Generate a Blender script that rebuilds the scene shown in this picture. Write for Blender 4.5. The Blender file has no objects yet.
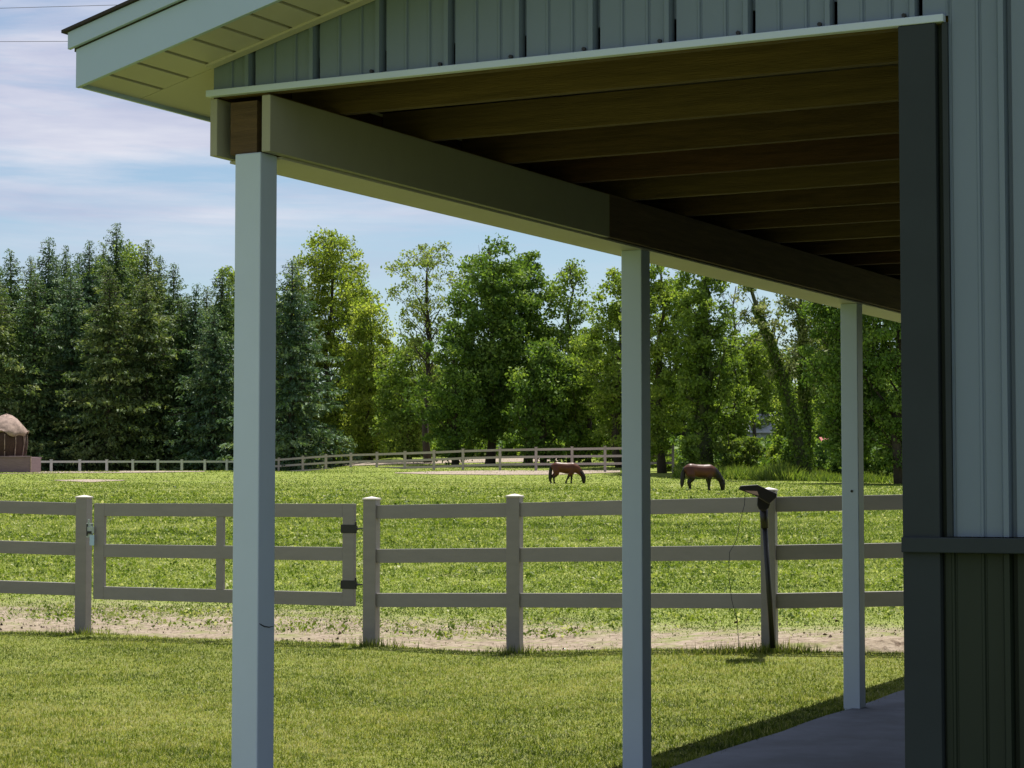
import bpy, bmesh, math, random
import numpy as np
from mathutils import Vector, Matrix
R = math.radians
scene = bpy.context.scene
COL = scene.collection

# ------------------------------------------------------------------ camera frame
F_PX = 2172.79
PITCH = R(2.991)
YAW = R(-27.33)
CAM = np.array([5.575, -8.067, 1.65])
FW = np.array([math.sin(YAW), math.cos(YAW), 0.0])
RT = np.array([math.cos(YAW), -math.sin(YAW), 0.0])

def W(lat, d, z=0.0):
    p = CAM + RT*lat + FW*d
    return (p[0], p[1], z)

def lat_of(u, d):
    return (u - 512.0)/F_PX*d

# ------------------------------------------------------------------ terrain
F_LAT = [-60, -30, -8.2, -6.34, -5.25, -1.57, .016, 2.63, 4.0, 5.6, 8.6, 30, 60]
F_D   = [33, 30, 27.2, 26.9, 26.7, 24.35, 23.7, 22.2, 22.2, 22.2, 22.3, 23, 24]
Z_F   = [.05, .03, .0, .0, -.02, .0, -.04, .146, .21, .22, .22, .2, .2]
PR_D = [-200, 22, 27, 50, 100, 118, 138, 150, 156, 165, 200, 240, 400, 900, 3000]
PR_R = [0, 0, .03, .62, 1.62, 2.05, 2.58, 3.1, 3.45, 3.70, 5.3, 6.4, 10, 14, 20]
PR_L = [0, 0, .03, .62, 1.62, 2.05, 2.58, 3.1, 3.42, 3.65, 3.5, 4.6, 9, 14, 20]

def sstep(x):
    x = np.clip(x, 0, 1)
    return x*x*(3-2*x)

def slab_z(Y):
    return .02*(np.clip(Y, -6, 14)-8.39)

def terrain(lat, d):
    lat = np.asarray(lat, float); d = np.asarray(d, float)
    fd = np.interp(lat, F_LAT, F_D); zf = np.interp(lat, F_LAT, Z_F)
    near = -.10 + (zf+.10)*sstep((d-17.0)/np.maximum(fd-17.0, 1))
    X = CAM[0] + RT[0]*lat + FW[0]*d
    Y = CAM[1] + RT[1]*lat + FW[1]*d
    zs = slab_z(Y) - .035
    wb = sstep((X+4.5)/4.2)
    near = near*(1-wb) + zs*wb
    a = lat/np.maximum(d, 1)
    w = sstep((a+.115)/.065)
    prof = np.interp(d, PR_D, PR_L)*(1-w) + np.interp(d, PR_D, PR_R)*w
    pf = np.interp(fd, PR_D, PR_R)
    far = prof + (zf-pf)*np.exp(-np.clip(d-fd, 0, 500)/12.0)
    far = far + .035*np.sin(lat*.31+d*.17)*np.clip((d-35)/40, 0, 1)
    inside = (X > -.2) & (Y > -30) & (Y < 16)
    far = np.where(inside, np.minimum(far, slab_z(Y)-.05), far)
    return np.where(d < fd, near, far)

def tz(lat, d):
    return float(terrain(lat, d))

def ground_at(u, v, d0=26, d1=400):
    ds = np.linspace(d0, d1, 3000)
    lat = (u-512)/F_PX*ds
    vv = 497.5 - (terrain(lat, ds)-1.65)*F_PX/ds
    i = int(np.argmax(vv <= v)) if np.any(vv <= v) else len(ds)-1
    return float(lat[i]), float(ds[i])

# ------------------------------------------------------------------ materials
def new_mat(name):
    m = bpy.data.materials.new(name); m.use_nodes = True
    nt = m.node_tree
    for n in list(nt.nodes): nt.nodes.remove(n)
    return m, nt

def N(nt, typ, **kw):
    n = nt.nodes.new(typ)
    for k, v in kw.items():
        if hasattr(n, k): setattr(n, k, v)
        else: n.inputs[k.replace('_', ' ')].default_value = v
    return n

def ramp(nt, stops, fac):
    r = nt.nodes.new('ShaderNodeValToRGB')
    cr = r.color_ramp
    while len(cr.elements) < len(stops): cr.elements.new(.5)
    for e, (p, c) in zip(cr.elements, stops):
        e.position = p; e.color = (*c, 1) if len(c) == 3 else c
    nt.links.new(fac, r.inputs[0])
    return r

def paint(name, col, rough=.5, var=.08, scale=6.0, stretch=(1, 1, 1), bump=.0, bscale=60, spec=.4, dirt=None):
    """painted / vinyl / wood surface: base colour broken up by object-space noise"""
    m, nt = new_mat(name); L = nt.links.new
    out = N(nt, 'ShaderNodeOutputMaterial'); b = N(nt, 'ShaderNodeBsdfPrincipled')
    L(b.outputs[0], out.inputs[0])
    tc = N(nt, 'ShaderNodeTexCoord'); mp = N(nt, 'ShaderNodeMapping'); mp.inputs['Scale'].default_value = stretch
    L(tc.outputs['Object'], mp.inputs[0])
    no = N(nt, 'ShaderNodeTexNoise'); no.inputs['Scale'].default_value = scale; no.inputs['Detail'].default_value = 6
    no.inputs['Roughness'].default_value = .65
    L(mp.outputs[0], no.inputs[0])
    c = np.array(col)
    lo = tuple(c*(1-var)); hi = tuple(np.minimum(c*(1+var), .95))
    if dirt: r = ramp(nt, [(.28, dirt), (.42, lo), (.7, hi)], no.outputs[0])
    else: r = ramp(nt, [(.3, lo), (.7, hi)], no.outputs[0])
    L(r.outputs[0], b.inputs['Base Color'])
    b.inputs['Roughness'].default_value = rough
    b.inputs['Specular IOR Level'].default_value = spec
    if bump:
        n2 = N(nt, 'ShaderNodeTexNoise'); n2.inputs['Scale'].default_value = bscale; n2.inputs['Detail'].default_value = 4
        L(mp.outputs[0], n2.inputs[0])
        bp = N(nt, 'ShaderNodeBump'); bp.inputs['Strength'].default_value = bump; bp.inputs['Distance'].default_value = .01
        L(n2.outputs[0], bp.inputs['Height']); L(bp.outputs[0], b.inputs['Normal'])
    return m

def leafmat(name, cols, trans=.45, rough=.6, trans_tint=(1.25, 1.2, .55)):
    """foliage: per-leaf random tint picks one of the colours; light passes through"""
    m, nt = new_mat(name); L = nt.links.new
    out = N(nt, 'ShaderNodeOutputMaterial')
    at = N(nt, 'ShaderNodeAttribute'); at.attribute_name = 'tint'
    k = len(cols)
    r = ramp(nt, [(i/(k-1), c) for i, c in enumerate(cols)], at.outputs['Fac'])
    d = N(nt, 'ShaderNodeBsdfPrincipled'); d.inputs['Roughness'].default_value = rough; d.inputs['Specular IOR Level'].default_value = .25
    L(r.outputs[0], d.inputs['Base Color'])
    mul = N(nt, 'ShaderNodeMix'); mul.data_type = 'RGBA'; mul.blend_type = 'MULTIPLY'; mul.inputs[0].default_value = 1
    L(r.outputs[0], mul.inputs[6]); mul.inputs[7].default_value = (*trans_tint, 1)
    t = N(nt, 'ShaderNodeBsdfTranslucent'); L(mul.outputs[2], t.inputs[0])
    mx = N(nt, 'ShaderNodeMixShader'); mx.inputs[0].default_value = trans
    L(d.outputs[0], mx.inputs[1]); L(t.outputs[0], mx.inputs[2]); L(mx.outputs[0], out.inputs[0])
    return m

def groundmat(name, layers, rough=.95, bump=.5, bscale=18):
    """layers: list of (scale, detail, [(pos,col)..]) mixed by a large noise"""
    m, nt = new_mat(name); L = nt.links.new
    out = N(nt, 'ShaderNodeOutputMaterial'); b = N(nt, 'ShaderNodeBsdfPrincipled'); L(b.outputs[0], out.inputs[0])
    b.inputs['Roughness'].default_value = rough; b.inputs['Specular IOR Level'].default_value = .1
    tc = N(nt, 'ShaderNodeTexCoord')
    prev = None
    for i, (sc, det, stops, msc, mlo, mhi) in enumerate(layers):
        no = N(nt, 'ShaderNodeTexNoise'); no.inputs['Scale'].default_value = sc; no.inputs['Detail'].default_value = det
        no.inputs['Roughness'].default_value = .7
        L(tc.outputs['Object'], no.inputs[0])
        r = ramp(nt, stops, no.outputs[0])
        if prev is None: prev = r.outputs[0]
        else:
            mn = N(nt, 'ShaderNodeTexNoise'); mn.inputs['Scale'].default_value = msc; mn.inputs['Detail'].default_value = 8
            mn.inputs['Roughness'].default_value = .7
            L(tc.outputs['Object'], mn.inputs[0])
            mr = N(nt, 'ShaderNodeMapRange'); mr.inputs[1].default_value = mlo; mr.inputs[2].default_value = mhi
            L(mn.outputs[0], mr.inputs[0])
            mx = N(nt, 'ShaderNodeMix'); mx.data_type = 'RGBA'
            L(mr.outputs[0], mx.inputs[0]); L(prev, mx.inputs[6]); L(r.outputs[0], mx.inputs[7])
            prev = mx.outputs[2]
    L(prev, b.inputs['Base Color'])
    n2 = N(nt, 'ShaderNodeTexNoise'); n2.inputs['Scale'].default_value = bscale; n2.inputs['Detail'].default_value = 8
    L(tc.outputs['Object'], n2.inputs[0])
    bp = N(nt, 'ShaderNodeBump'); bp.inputs['Strength'].default_value = bump; bp.inputs['Distance'].default_value = .03
    L(n2.outputs[0], bp.inputs['Height']); L(bp.outputs[0], b.inputs['Normal'])
    return m

M = {}
M['vinyl'] = paint('white vinyl', (.45, .54, .665), .45, .03, 2.5)
M['fascia'] = paint('pale grey fascia metal', (.34, .445, .57), .4, .03, 1.5)
M['cream'] = paint('cream soffit', (.44, .43, .40), .5, .05, 3)
M['groove'] = paint('dark groove', (.06, .06, .04), .8, .1)
M['siding'] = paint('pale blue grey metal siding', (.138, .185, .245), .5, .05, 1.2, (1, 1, .4))
M['darkgreen'] = paint('dark green metal', (.012, .021, .012), .65, .12, 2.0, (1, 1, .5))
M['darkblue'] = paint('dark slate metal trim', (.027, .036, .042), .6, .12, 2.0, spec=.2)
M['clad'] = paint('beige beam cladding', (.30, .30, .23), .55, .05, 3)
M['wood'] = paint('old brown timber', (0.0850, 0.0525, 0.0240), .8, .35, 5, (.6, 8, 8), .4, 30)
M['wood2'] = paint('yellow brown timber', (0.1080, 0.0743, 0.0338), .8, .3, 4, (.5, 7, 7), .4, 30)
M['wood3'] = paint('dark red brown timber', (0.0650, 0.0300, 0.0150), .8, .35, 5, (.6, 8, 8), .4, 30)
M['beamwood'] = paint('dark brown beam timber', (.10, .062, .032), .8, .35, 5, (8, .6, 8), .4, 30)
M['deck'] = paint('roof decking underside', (0.0600, 0.0450, 0.0275), .85, .25, 3)
M['shingle'] = paint('dark asphalt shingle', (.035, .03, .03), .9, .3, 40, bump=.5)
M['concrete'] = paint('concrete slab', (.15, .165, .195), .85, .2, 1.4, bump=.25, bscale=70, dirt=(.12, .11, .115))
M['fence'] = paint('weathered taupe fence vinyl', (.23, .212, .20), .55, .07, 3, (1, 1, 3), bump=.1, bscale=40)
M['fencecap'] = paint('sunlit fence cap', (.6, .55, .5), .5, .06)  # paler than the posts: the sun on the caps is painted into the colour
M['blackmetal'] = paint('black metal', (.012, .012, .013), .45, .2)
M['blackplastic'] = paint('black plastic', (.018, .015, .015), .35, .2)
M['lens'] = paint('lamp lens in reflected pink', (.45, .30, .26), .3, .1)  # pink is the light reflected on the underside, painted into the lens colour
M['steel'] = paint('galvanised steel', (.35, .40, .38), .4, .15, 30)
M['tag'] = paint('pale blue plastic', (.35, .48, .62), .5, .08)
M['farfence'] = paint('weathered grey far fence', (.36, .31, .285), .6, .1, 2)
M['whitefence'] = paint('pale paddock fence', (.42, .43, .42), .6, .08, 2)
M['bark'] = paint('bark', (.055, .045, .034), .95, .4, 6, (3, 3, .6), .8, 20)
M['ivybark'] = paint('ivy covered bark', (.05, .06, .025), .95, .5, 5, (3, 3, .8), .8, 20)
M['canvas'] = paint('weathered tan canvas', (.30, .215, .175), .85, .3, 3, (1, 1, 1), .6, 12, dirt=(.16, .11, .09))
M['hay'] = paint('dark hay', (.055, .03, .022), .95, .5, 6, (4, 4, .7), .8, 20)
M['mauve'] = paint('mauve grey boards', (.19, .13, .14), .8, .15, 2, (1, 1, 6))
M['red'] = paint('faded red boards', (.40, .12, .11), .8, .15, 3)
M['housegrey'] = paint('grey house wall', (.40, .42, .44), .8, .1)
M['roofgrey'] = paint('pale grey house roof', (.45, .47, .52), .7, .1)
M['glass'] = paint('dark window glass', (.03, .04, .05), .1, .1)
M['wire'] = paint('black wire', (.02, .02, .025), .5, .1)
M['hair'] = paint('black horse hair', (.008, .006, .006), .6, .3, 20)
M['dung'] = paint('dark dung', (.03, .02, .014), .95, .3, 10)

def horsemat(name, body, dark, lo, hi, headx):
    m, nt = new_mat(name); L = nt.links.new
    out = N(nt, 'ShaderNodeOutputMaterial'); b = N(nt, 'ShaderNodeBsdfPrincipled'); L(b.outputs[0], out.inputs[0])
    b.inputs['Roughness'].default_value = .45; b.inputs['Specular IOR Level'].default_value = .25
    tc = N(nt, 'ShaderNodeTexCoord'); sp = N(nt, 'ShaderNodeSeparateXYZ'); L(tc.outputs['Object'], sp.inputs[0])
    no = N(nt, 'ShaderNodeTexNoise'); no.inputs['Scale'].default_value = 5; L(tc.outputs['Object'], no.inputs[0])
    ad = N(nt, 'ShaderNodeMath', operation='MULTIPLY_ADD'); L(no.outputs[0], ad.inputs[0]); ad.inputs[1].default_value = .12
    L(sp.outputs[2], ad.inputs[2])
    mr = N(nt, 'ShaderNodeMapRange'); mr.inputs[1].default_value = lo; mr.inputs[2].default_value = hi; L(ad.outputs[0], mr.inputs[0])
    mr2 = N(nt, 'ShaderNodeMapRange'); mr2.inputs[1].default_value = headx+.15; mr2.inputs[2].default_value = headx; L(sp.outputs[0], mr2.inputs[0])
    mu = N(nt, 'ShaderNodeMath', operation='MULTIPLY'); L(mr.outputs[0], mu.inputs[0]); L(mr2.outputs[0], mu.inputs[1])
    mx = N(nt, 'ShaderNodeMix'); mx.data_type = 'RGBA'; L(mu.outputs[0], mx.inputs[0])
    mx.inputs[6].default_value = (*dark, 1)
    r = ramp(nt, [(.3, tuple(np.array(body)*.75)), (.7, tuple(np.array(body)*1.2))], no.outputs[0])
    L(r.outputs[0], mx.inputs[7]); L(mx.outputs[2], b.inputs['Base Color'])
    return m
M['bay'] = horsemat('chestnut bay coat', (.085, .024, .011), (.008, .006, .005), .36, .48, .62)
M['darkbay'] = horsemat('dark bay coat', (.075, .024, .012), (.006, .005, .005), .50, .66, .36)

M['spruce'] = leafmat('spruce needles', [(.032, .068, .030), (.070, .130, .052), (.125, .20, .078), (.23, .305, .13)], .3)
M['willow'] = leafmat('willow leaves', [(.10, .155, .025), (.19, .26, .04), (.31, .37, .07), (.46, .49, .14)], .55, trans_tint=(1.15, 1.2, .55))
M['bluespruce'] = leafmat('blue spruce needles', [(.031, .068, .040), (.066, .130, .070), (.128, .205, .110), (.235, .32, .18)], .28)
M['olive'] = leafmat('olive conifer needles', [(.038, .072, .026), (.085, .135, .048), (.15, .205, .08), (.26, .31, .135)], .34)
M['maple'] = leafmat('maple leaves', [(0.045, 0.099, 0.022), (0.092, 0.173, 0.032), (0.151, 0.248, 0.049), (0.270, 0.367, 0.092)], .45)
M['midgreen'] = leafmat('mid green leaves', [(0.063, 0.121, 0.023), (0.121, 0.200, 0.036), (0.194, 0.289, 0.055), (0.315, 0.410, 0.105)], .5)
M['yellowgreen'] = leafmat('yellow green leaves', [(.075, .130, .022), (.145, .22, .036), (.24, .32, .06), (.37, .43, .11)], .5, trans_tint=(1.15, 1.2, .55))
M['paleleaf'] = leafmat('pale loose leaves', [(.10, .165, .045), (.16, .235, .065), (.23, .30, .095), (.33, .39, .15)], .5)
M['blossom'] = leafmat('pale spring leaves', [(.085, .13, .03), (.16, .205, .055), (.25, .28, .11), (.40, .38, .25)], .45, trans_tint=(1.1, 1.15, .7))
M['reed'] = leafmat('tall grass', [(.05, .095, .018), (.10, .165, .03), (.17, .24, .05), (.27, .33, .10)], .5)
M['lawnblade'] = leafmat('lawn blades', [(.040, .066, .009), (.108, .152, .019), (.180, .222, .032), (.275, .29, .075), (.45, .42, .21)], .45, trans_tint=(1.1, 1.12, .6))
M['pastureblade'] = leafmat('pasture blades', [(.042, .075, .010), (.105, .158, .022), (.175, .235, .036), (.28, .325, .085), (.54, .53, .32)], .45, trans_tint=(1.1, 1.12, .6))

M['clod'] = leafmat('dry clods', [(.035, .024, .016), (.09, .065, .045), (.22, .17, .13), (.36, .29, .24)], 0.0, .95)
M['lawn'] = groundmat('lawn soil and thatch', [
    (3, 8, [(.3, (.10, .13, .021)), (.7, (.20, .22, .05))], 0, 0, 0),
    (30, 6, [(.3, (.07, .095, .015)), (.7, (.22, .22, .075))], 2.2, .42, .62)])
M['pasture'] = groundmat('pasture turf', [
    (.35, 8, [(.3, (.12, .165, .028)), (.7, (.225, .265, .055))], 0, 0, 0),
    (9, 6, [(.3, (.085, .125, .02)), (.7, (.28, .30, .075))], .9, .45, .62),
    (5, 5, [(.3, (.17, .145, .09)), (.7, (.27, .22, .15))], .33, .60, .70)])
M['dirt'] = groundmat('bare trodden dirt', [
    (4, 9, [(.3, (.17, .135, .095)), (.5, (.265, .215, .16)), (.72, (.37, .305, .24))], 0, 0, 0),
    (30, 6, [(.3, (.05, .035, .022)), (.7, (.20, .15, .11))], 11, .50, .60),
    (14, 6, [(.3, (.10, .125, .03)), (.7, (.22, .235, .08))], 1.9, .50, .66)], bump=1.0, bscale=14)
def fade_dirt():
    nt = M['dirt'].node_tree; L = nt.links.new
    b = [n for n in nt.nodes if n.type == 'BSDF_PRINCIPLED'][0]
    src = b.inputs['Base Color'].links[0].from_socket
    tc = [n for n in nt.nodes if n.type == 'TEX_COORD'][0]
    at = N(nt, 'ShaderNodeAttribute'); at.attribute_name = 'tint'
    no = N(nt, 'ShaderNodeTexNoise'); no.inputs['Scale'].default_value = 3.5; no.inputs['Detail'].default_value = 9; no.inputs['Roughness'].default_value = .75
    L(tc.outputs['Object'], no.inputs[0])
    ad = N(nt, 'ShaderNodeMath', operation='ADD'); L(at.outputs['Fac'], ad.inputs[0]); L(no.outputs[0], ad.inputs[1])
    mr = N(nt, 'ShaderNodeMapRange'); mr.inputs[1].default_value = .98; mr.inputs[2].default_value = 1.26; L(ad.outputs[0], mr.inputs[0])
    n2 = N(nt, 'ShaderNodeTexNoise'); n2.inputs['Scale'].default_value = 12; n2.inputs['Detail'].default_value = 6; L(tc.outputs['Object'], n2.inputs[0])
    r = ramp(nt, [(.3, (.11, .145, .03)), (.7, (.25, .275, .08))], n2.outputs[0])
    mx = N(nt, 'ShaderNodeMix'); mx.data_type = 'RGBA'; L(mr.outputs[0], mx.inputs[0]); L(src, mx.inputs[6]); L(r.outputs[0], mx.inputs[7])
    L(mx.outputs[2], b.inputs['Base Color'])
fade_dirt()
M['sand'] = groundmat('pale sand', [
    (1.5, 8, [(.3, (.23, .19, .15)), (.7, (.35, .285, .235))], 0, 0, 0),
    (6, 6, [(.3, (.16, .16, .06)), (.7, (.34, .26, .2))], 1.2, .55, .68)], bump=.5, bscale=8)

# ------------------------------------------------------------------ mesh helpers
class MB:
    def __init__(s): s.v = []; s.f = []; s.n = 0
    def add(s, verts, faces):
        s.v.extend([tuple(map(float, p)) for p in verts]); s.f.extend([tuple(i+s.n for i in f) for f in faces]); s.n += len(verts)
    def box(s, x0, x1, y0, y1, z0, z1, mat=None):
        p = [(x, y, z) for z in (z0, z1) for y in (y0, y1) for x in (x0, x1)]
        if mat is not None: p = [tuple(mat @ Vector(q)) for q in p]
        s.add(p, [(0, 2, 3, 1), (4, 5, 7, 6), (0, 1, 5, 4), (2, 6, 7, 3), (0, 4, 6, 2), (1, 3, 7, 5)])
    def hexa(s, p):
        s.add(p, [(0, 2, 3, 1), (4, 5, 7, 6), (0, 1, 5, 4), (2, 6, 7, 3), (0, 4, 6, 2), (1, 3, 7, 5)])
    def beam(s, a, b, w, h, wdir=None):
        """rectangular bar from a to b; h vertical-ish size, w across; a,b are centres"""
        a = Vector(a); b = Vector(b); t = (b-a).normalized()
        side = t.cross(Vector((0, 0, 1))).normalized(); up = side.cross(t)
        p = []
        for k in (-.5, .5):
            for q in (a, b):
                for j in (-.5, .5):
                    p.append(tuple(q + side*w*j + up*h*k))
        s.hexa([p[0], p[1], p[2], p[3], p[4], p[5], p[6], p[7]])
    def tube(s, pts, rad, n=7, cap=True):
        pts = [Vector(p) for p in pts]
        base = s.n; k = len(pts)
        ref = Vector((.31, .27, .91))
        verts = []
        for i, p in enumerate(pts):
            t = (pts[min(i+1, k-1)] - pts[max(i-1, 0)]).normalized()
            r_ = ref if abs(t.dot(ref)) < .95 else Vector((1, 0, 0))
            u = t.cross(r_).normalized(); w = t.cross(u)
            for j in range(n):
                an = 2*math.pi*j/n
                verts.append(p + (u*math.cos(an) + w*math.sin(an))*rad[i])
        faces = []
        for i in range(k-1):
            for j in range(n):
                a = i*n+j; b_ = i*n+(j+1) % n
                faces.append((a, b_, b_+n, a+n))
        if cap:
            faces.append(tuple(range(n-1, -1, -1))); faces.append(tuple(range((k-1)*n, k*n)))
        s.add(verts, faces)
    def lathe(s, prof, n=24, c=(0, 0, 0)):
        verts = []; faces = []
        for r_, z in prof:
            for j in range(n):
                a = 2*math.pi*j/n; verts.append((c[0]+r_*math.cos(a), c[1]+r_*math.sin(a), c[2]+z))
        for i in range(len(prof)-1):
            for j in range(n):
                a = i*n+j; b_ = i*n+(j+1) % n
                faces.append((a, b_, b_+n, a+n))
        s.add(verts, faces)
    def build(s, name, mat, parent=None, bevel=0, smooth=False, origin=None):
        me = bpy.data.meshes.new(name)
        v = s.v
        if origin is not None: v = [(p[0]-origin[0], p[1]-origin[1], p[2]-origin[2]) for p in v]
        me.from_pydata(v, [], s.f); me.materials.append(mat)
        bm = bmesh.new(); bm.from_mesh(me); bmesh.ops.recalc_face_normals(bm, faces=bm.faces); bm.to_mesh(me); bm.free()
        if smooth: me.shade_smooth()
        o = bpy.data.objects.new(name, me); COL.objects.link(o)
        if origin is not None: o.location = origin
        if parent is not None: o.parent = parent
        if bevel:
            bv = o.modifiers.new('bevel', 'BEVEL'); bv.width = bevel; bv.segments = 2; bv.limit_method = 'ANGLE'
        return o

def empty(name, loc=(0, 0, 0), rz=0):
    o = bpy.data.objects.new(name, None); COL.objects.link(o)
    o.location = loc; o.rotation_euler = (0, 0, rz); o.empty_display_size = .3
    return o

def tag(o, label=None, cat=None, group=None, kind=None):
    if label: o['label'] = label
    if cat: o['category'] = cat
    if group: o['group'] = group
    if kind: o['kind'] = kind
    return o

def np_mesh(name, verts, nper, mat, parent=None, tint=None):
    """many separate polygons of nper corners each"""
    verts = np.asarray(verts, np.float32).reshape(-1, 3)
    nv = len(verts); nf = nv//nper
    me = bpy.data.meshes.new(name)
    me.vertices.add(nv); me.vertices.foreach_set('co', verts.ravel())
    me.loops.add(nv); me.loops.foreach_set('vertex_index', np.arange(nv, dtype=np.int32))
    me.polygons.add(nf); me.polygons.foreach_set('loop_start', np.arange(0, nv, nper, dtype=np.int32))
    me.update(calc_edges=True)
    if tint is not None:
        a = me.attributes.new('tint', 'FLOAT', 'POINT')
        a.data.foreach_set('value', np.repeat(np.asarray(tint, np.float32), nper))
    me.materials.append(mat)
    o = bpy.data.objects.new(name, me); COL.objects.link(o)
    if parent is not None: o.parent = parent
    return o

def sheet(name, pts, nu, nv, mat, kind='structure'):
    """grid sheet, pts array (nu*nv,3)"""
    me = bpy.data.meshes.new(name)
    faces = []
    for i in range(nu-1):
        for j in range(nv-1):
            a = i*nv+j; faces.append((a, a+1, a+nv+1, a+nv))
    me.from_pydata([tuple(p) for p in pts], [], faces)
    bm = bmesh.new(); bm.from_mesh(me); bmesh.ops.recalc_face_normals(bm, faces=bm.faces)
    bm.faces.ensure_lookup_table()
    if bm.faces[0].normal.z < 0: bmesh.ops.reverse_faces(bm, faces=bm.faces)
    bm.to_mesh(me); bm.free()
    me.shade_smooth()
    me.materials.append(mat)
    o = bpy.data.objects.new(name, me); COL.objects.link(o)
    tag(o, kind=kind)
    return o

def WP(lat, d, z):
    lat = np.asarray(lat, float); d = np.asarray(d, float); z = np.asarray(z, float)
    return np.stack([CAM[0]+RT[0]*lat+FW[0]*d, CAM[1]+RT[1]*lat+FW[1]*d, z*np.ones_like(lat)], -1)

_vn = np.random.default_rng(99).random((64, 64))
def vn(x, y, scale, seed=0):
    x = np.asarray(x)/scale + seed*7.31; y = np.asarray(y)/scale + seed*3.77
    xi = np.floor(x).astype(int); yi = np.floor(y).astype(int); fx = sstep(x-xi); fy = sstep(y-yi)
    g = lambda a, b: _vn[a % 64, b % 64]
    return (g(xi, yi)*(1-fx)+g(xi+1, yi)*fx)*(1-fy) + (g(xi, yi+1)*(1-fx)+g(xi+1, yi+1)*fx)*fy
def fbm(x, y, scale, seed=0):
    return (vn(x, y, scale, seed)*.5 + vn(x, y, scale*.43, seed+1)*.3 + vn(x, y, scale*.19, seed+2)*.2)

# ------------------------------------------------------------------ ground sheets
def build_ground():
    ds = np.concatenate([np.linspace(-120, 8, 14), np.linspace(10, 30, 41), np.linspace(31, 60, 30), np.linspace(62, 260, 100), np.linspace(270, 600, 24), np.linspace(700, 3000, 12)])
    ls = np.concatenate([-np.geomspace(1500, 60, 12), np.linspace(-50, -14, 25), np.linspace(-13, 13, 53), np.linspace(14, 50, 25), np.geomspace(60, 1500, 12)])
    DD, LL = np.meshgrid(ds, ls, indexing='ij')
    zz = terrain(LL.ravel(), DD.ravel())
    inl = (DD.ravel() < np.interp(LL.ravel(), F_LAT, F_D)+7.6)
    zz = zz - np.where(inl, .05, 0)          # turf lies a little lower under the lawn and the dirt
    pts = WP(LL.ravel(), DD.ravel(), zz)
    sheet('ground', pts, len(ds), len(ls), M['pasture'])
    # lawn between slab and fence
    ls = np.linspace(-30, 30, 121); ts = np.linspace(0, 1, 80)
    pts = []
    for l in ls:
        fd = np.interp(l, F_LAT, F_D)
        edge = fd + .02 + .10*math.sin(l*2.1) + .06*math.sin(l*5.3+1)
        d = -20 + (edge+20)*ts**.6
        pts.append(WP(np.full_like(d, l), d, terrain(np.full_like(d, l), np.minimum(d, fd-.001))+.004))
    sheet('lawn', np.concatenate(pts), len(ls), len(ts), M['lawn'])
    # dirt along the fence
    ls = np.linspace(-30, 30, 181); ts = np.linspace(0, 1, 40)
    pts = []
    for l in ls:
        fd = np.interp(l, F_LAT, F_D)
        d = fd - .1 + 7.5*ts
        z = np.where(d < fd, terrain(np.full_like(d, l), d), terrain(np.full_like(d, l), np.maximum(d, fd+.01)))
        z = z + np.where(ts > .97, -.05, .0)
        pts.append(WP(np.full_like(d, l), d, z))
    o = sheet('dirt_path', np.concatenate(pts), len(ls), len(ts), M['dirt'])
    a = o.data.attributes.new('tint', 'FLOAT', 'POINT')
    a.data.foreach_set('value', (ts[None, :]+np.clip((ls[:, None]-.6)/9, 0, .3)*(ts[None, :] > .08)).astype(np.float32).ravel())
build_ground()

def forest_floor():
    us = np.linspace(-300, 1400, 120); pts = []
    for u in us:
        d0 = float(np.interp(u, [-300, 225, 300, 380, 560, 640, 700, 1400], [212, 212, 214, 206, 204, 196, 153, 146]))
        ds = d0 + np.linspace(0, 1, 40)**1.5*(700-d0)
        l = lat_of(u, ds)
        pts.append(WP(l, ds, terrain(l, ds)+np.where(np.arange(40) == 0, -.1, .28)))
    sheet('forest_floor', np.concatenate(pts), len(us), 40, M['litter'])
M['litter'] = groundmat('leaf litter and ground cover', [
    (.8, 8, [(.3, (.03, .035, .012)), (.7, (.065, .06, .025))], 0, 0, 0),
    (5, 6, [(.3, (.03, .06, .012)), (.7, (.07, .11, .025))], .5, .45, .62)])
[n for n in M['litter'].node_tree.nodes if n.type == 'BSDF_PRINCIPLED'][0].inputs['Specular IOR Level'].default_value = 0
forest_floor()

def sand_strip(name, top, bottom, n=60, lift=.03):
    us = np.linspace(top[0][0], top[-1][0], n)
    tv = np.interp(us, [p[0] for p in top], [p[1] for p in top]); bv = np.interp(us, [p[0] for p in bottom], [p[1] for p in bottom])
    pts = []; k = 9
    for u, a, b in zip(us, tv, bv):
        l0, d0 = ground_at(u, b); l1, d1 = ground_at(u, a)
        for t in np.linspace(0, 1, k):
            l = l0+(l1-l0)*t; d = d0+(d1-d0)*t
            pts.append(WP(l, d, tz(l, d)+lift))
    return sheet(name, np.array(pts), n, k, M['sand'])
sand_strip('sand_track', [(395, 473.0), (430, 471.8), (480, 470.9), (620, 470.6)], [(395, 473.5), (430, 474.6), (500, 475.2), (560, 475.0), (620, 472.6)])
sand_strip('sand_arena', [(300, 465.5), (400, 460.5), (470, 458.5), (560, 458)], [(300, 467.5), (400, 464.5), (470, 463.0), (560, 461.5)])
sand_strip('sand_path', [(-60, 470.9), (120, 471.2), (205, 471.4)], [(-60, 474.5), (60, 473.5), (140, 473.0), (205, 472.0)])
sand_strip('sand_patch', [(55, 480.4), (90, 479.6), (125, 480.4)], [(55, 480.8), (90, 482.6), (125, 480.8)], 20)

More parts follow.
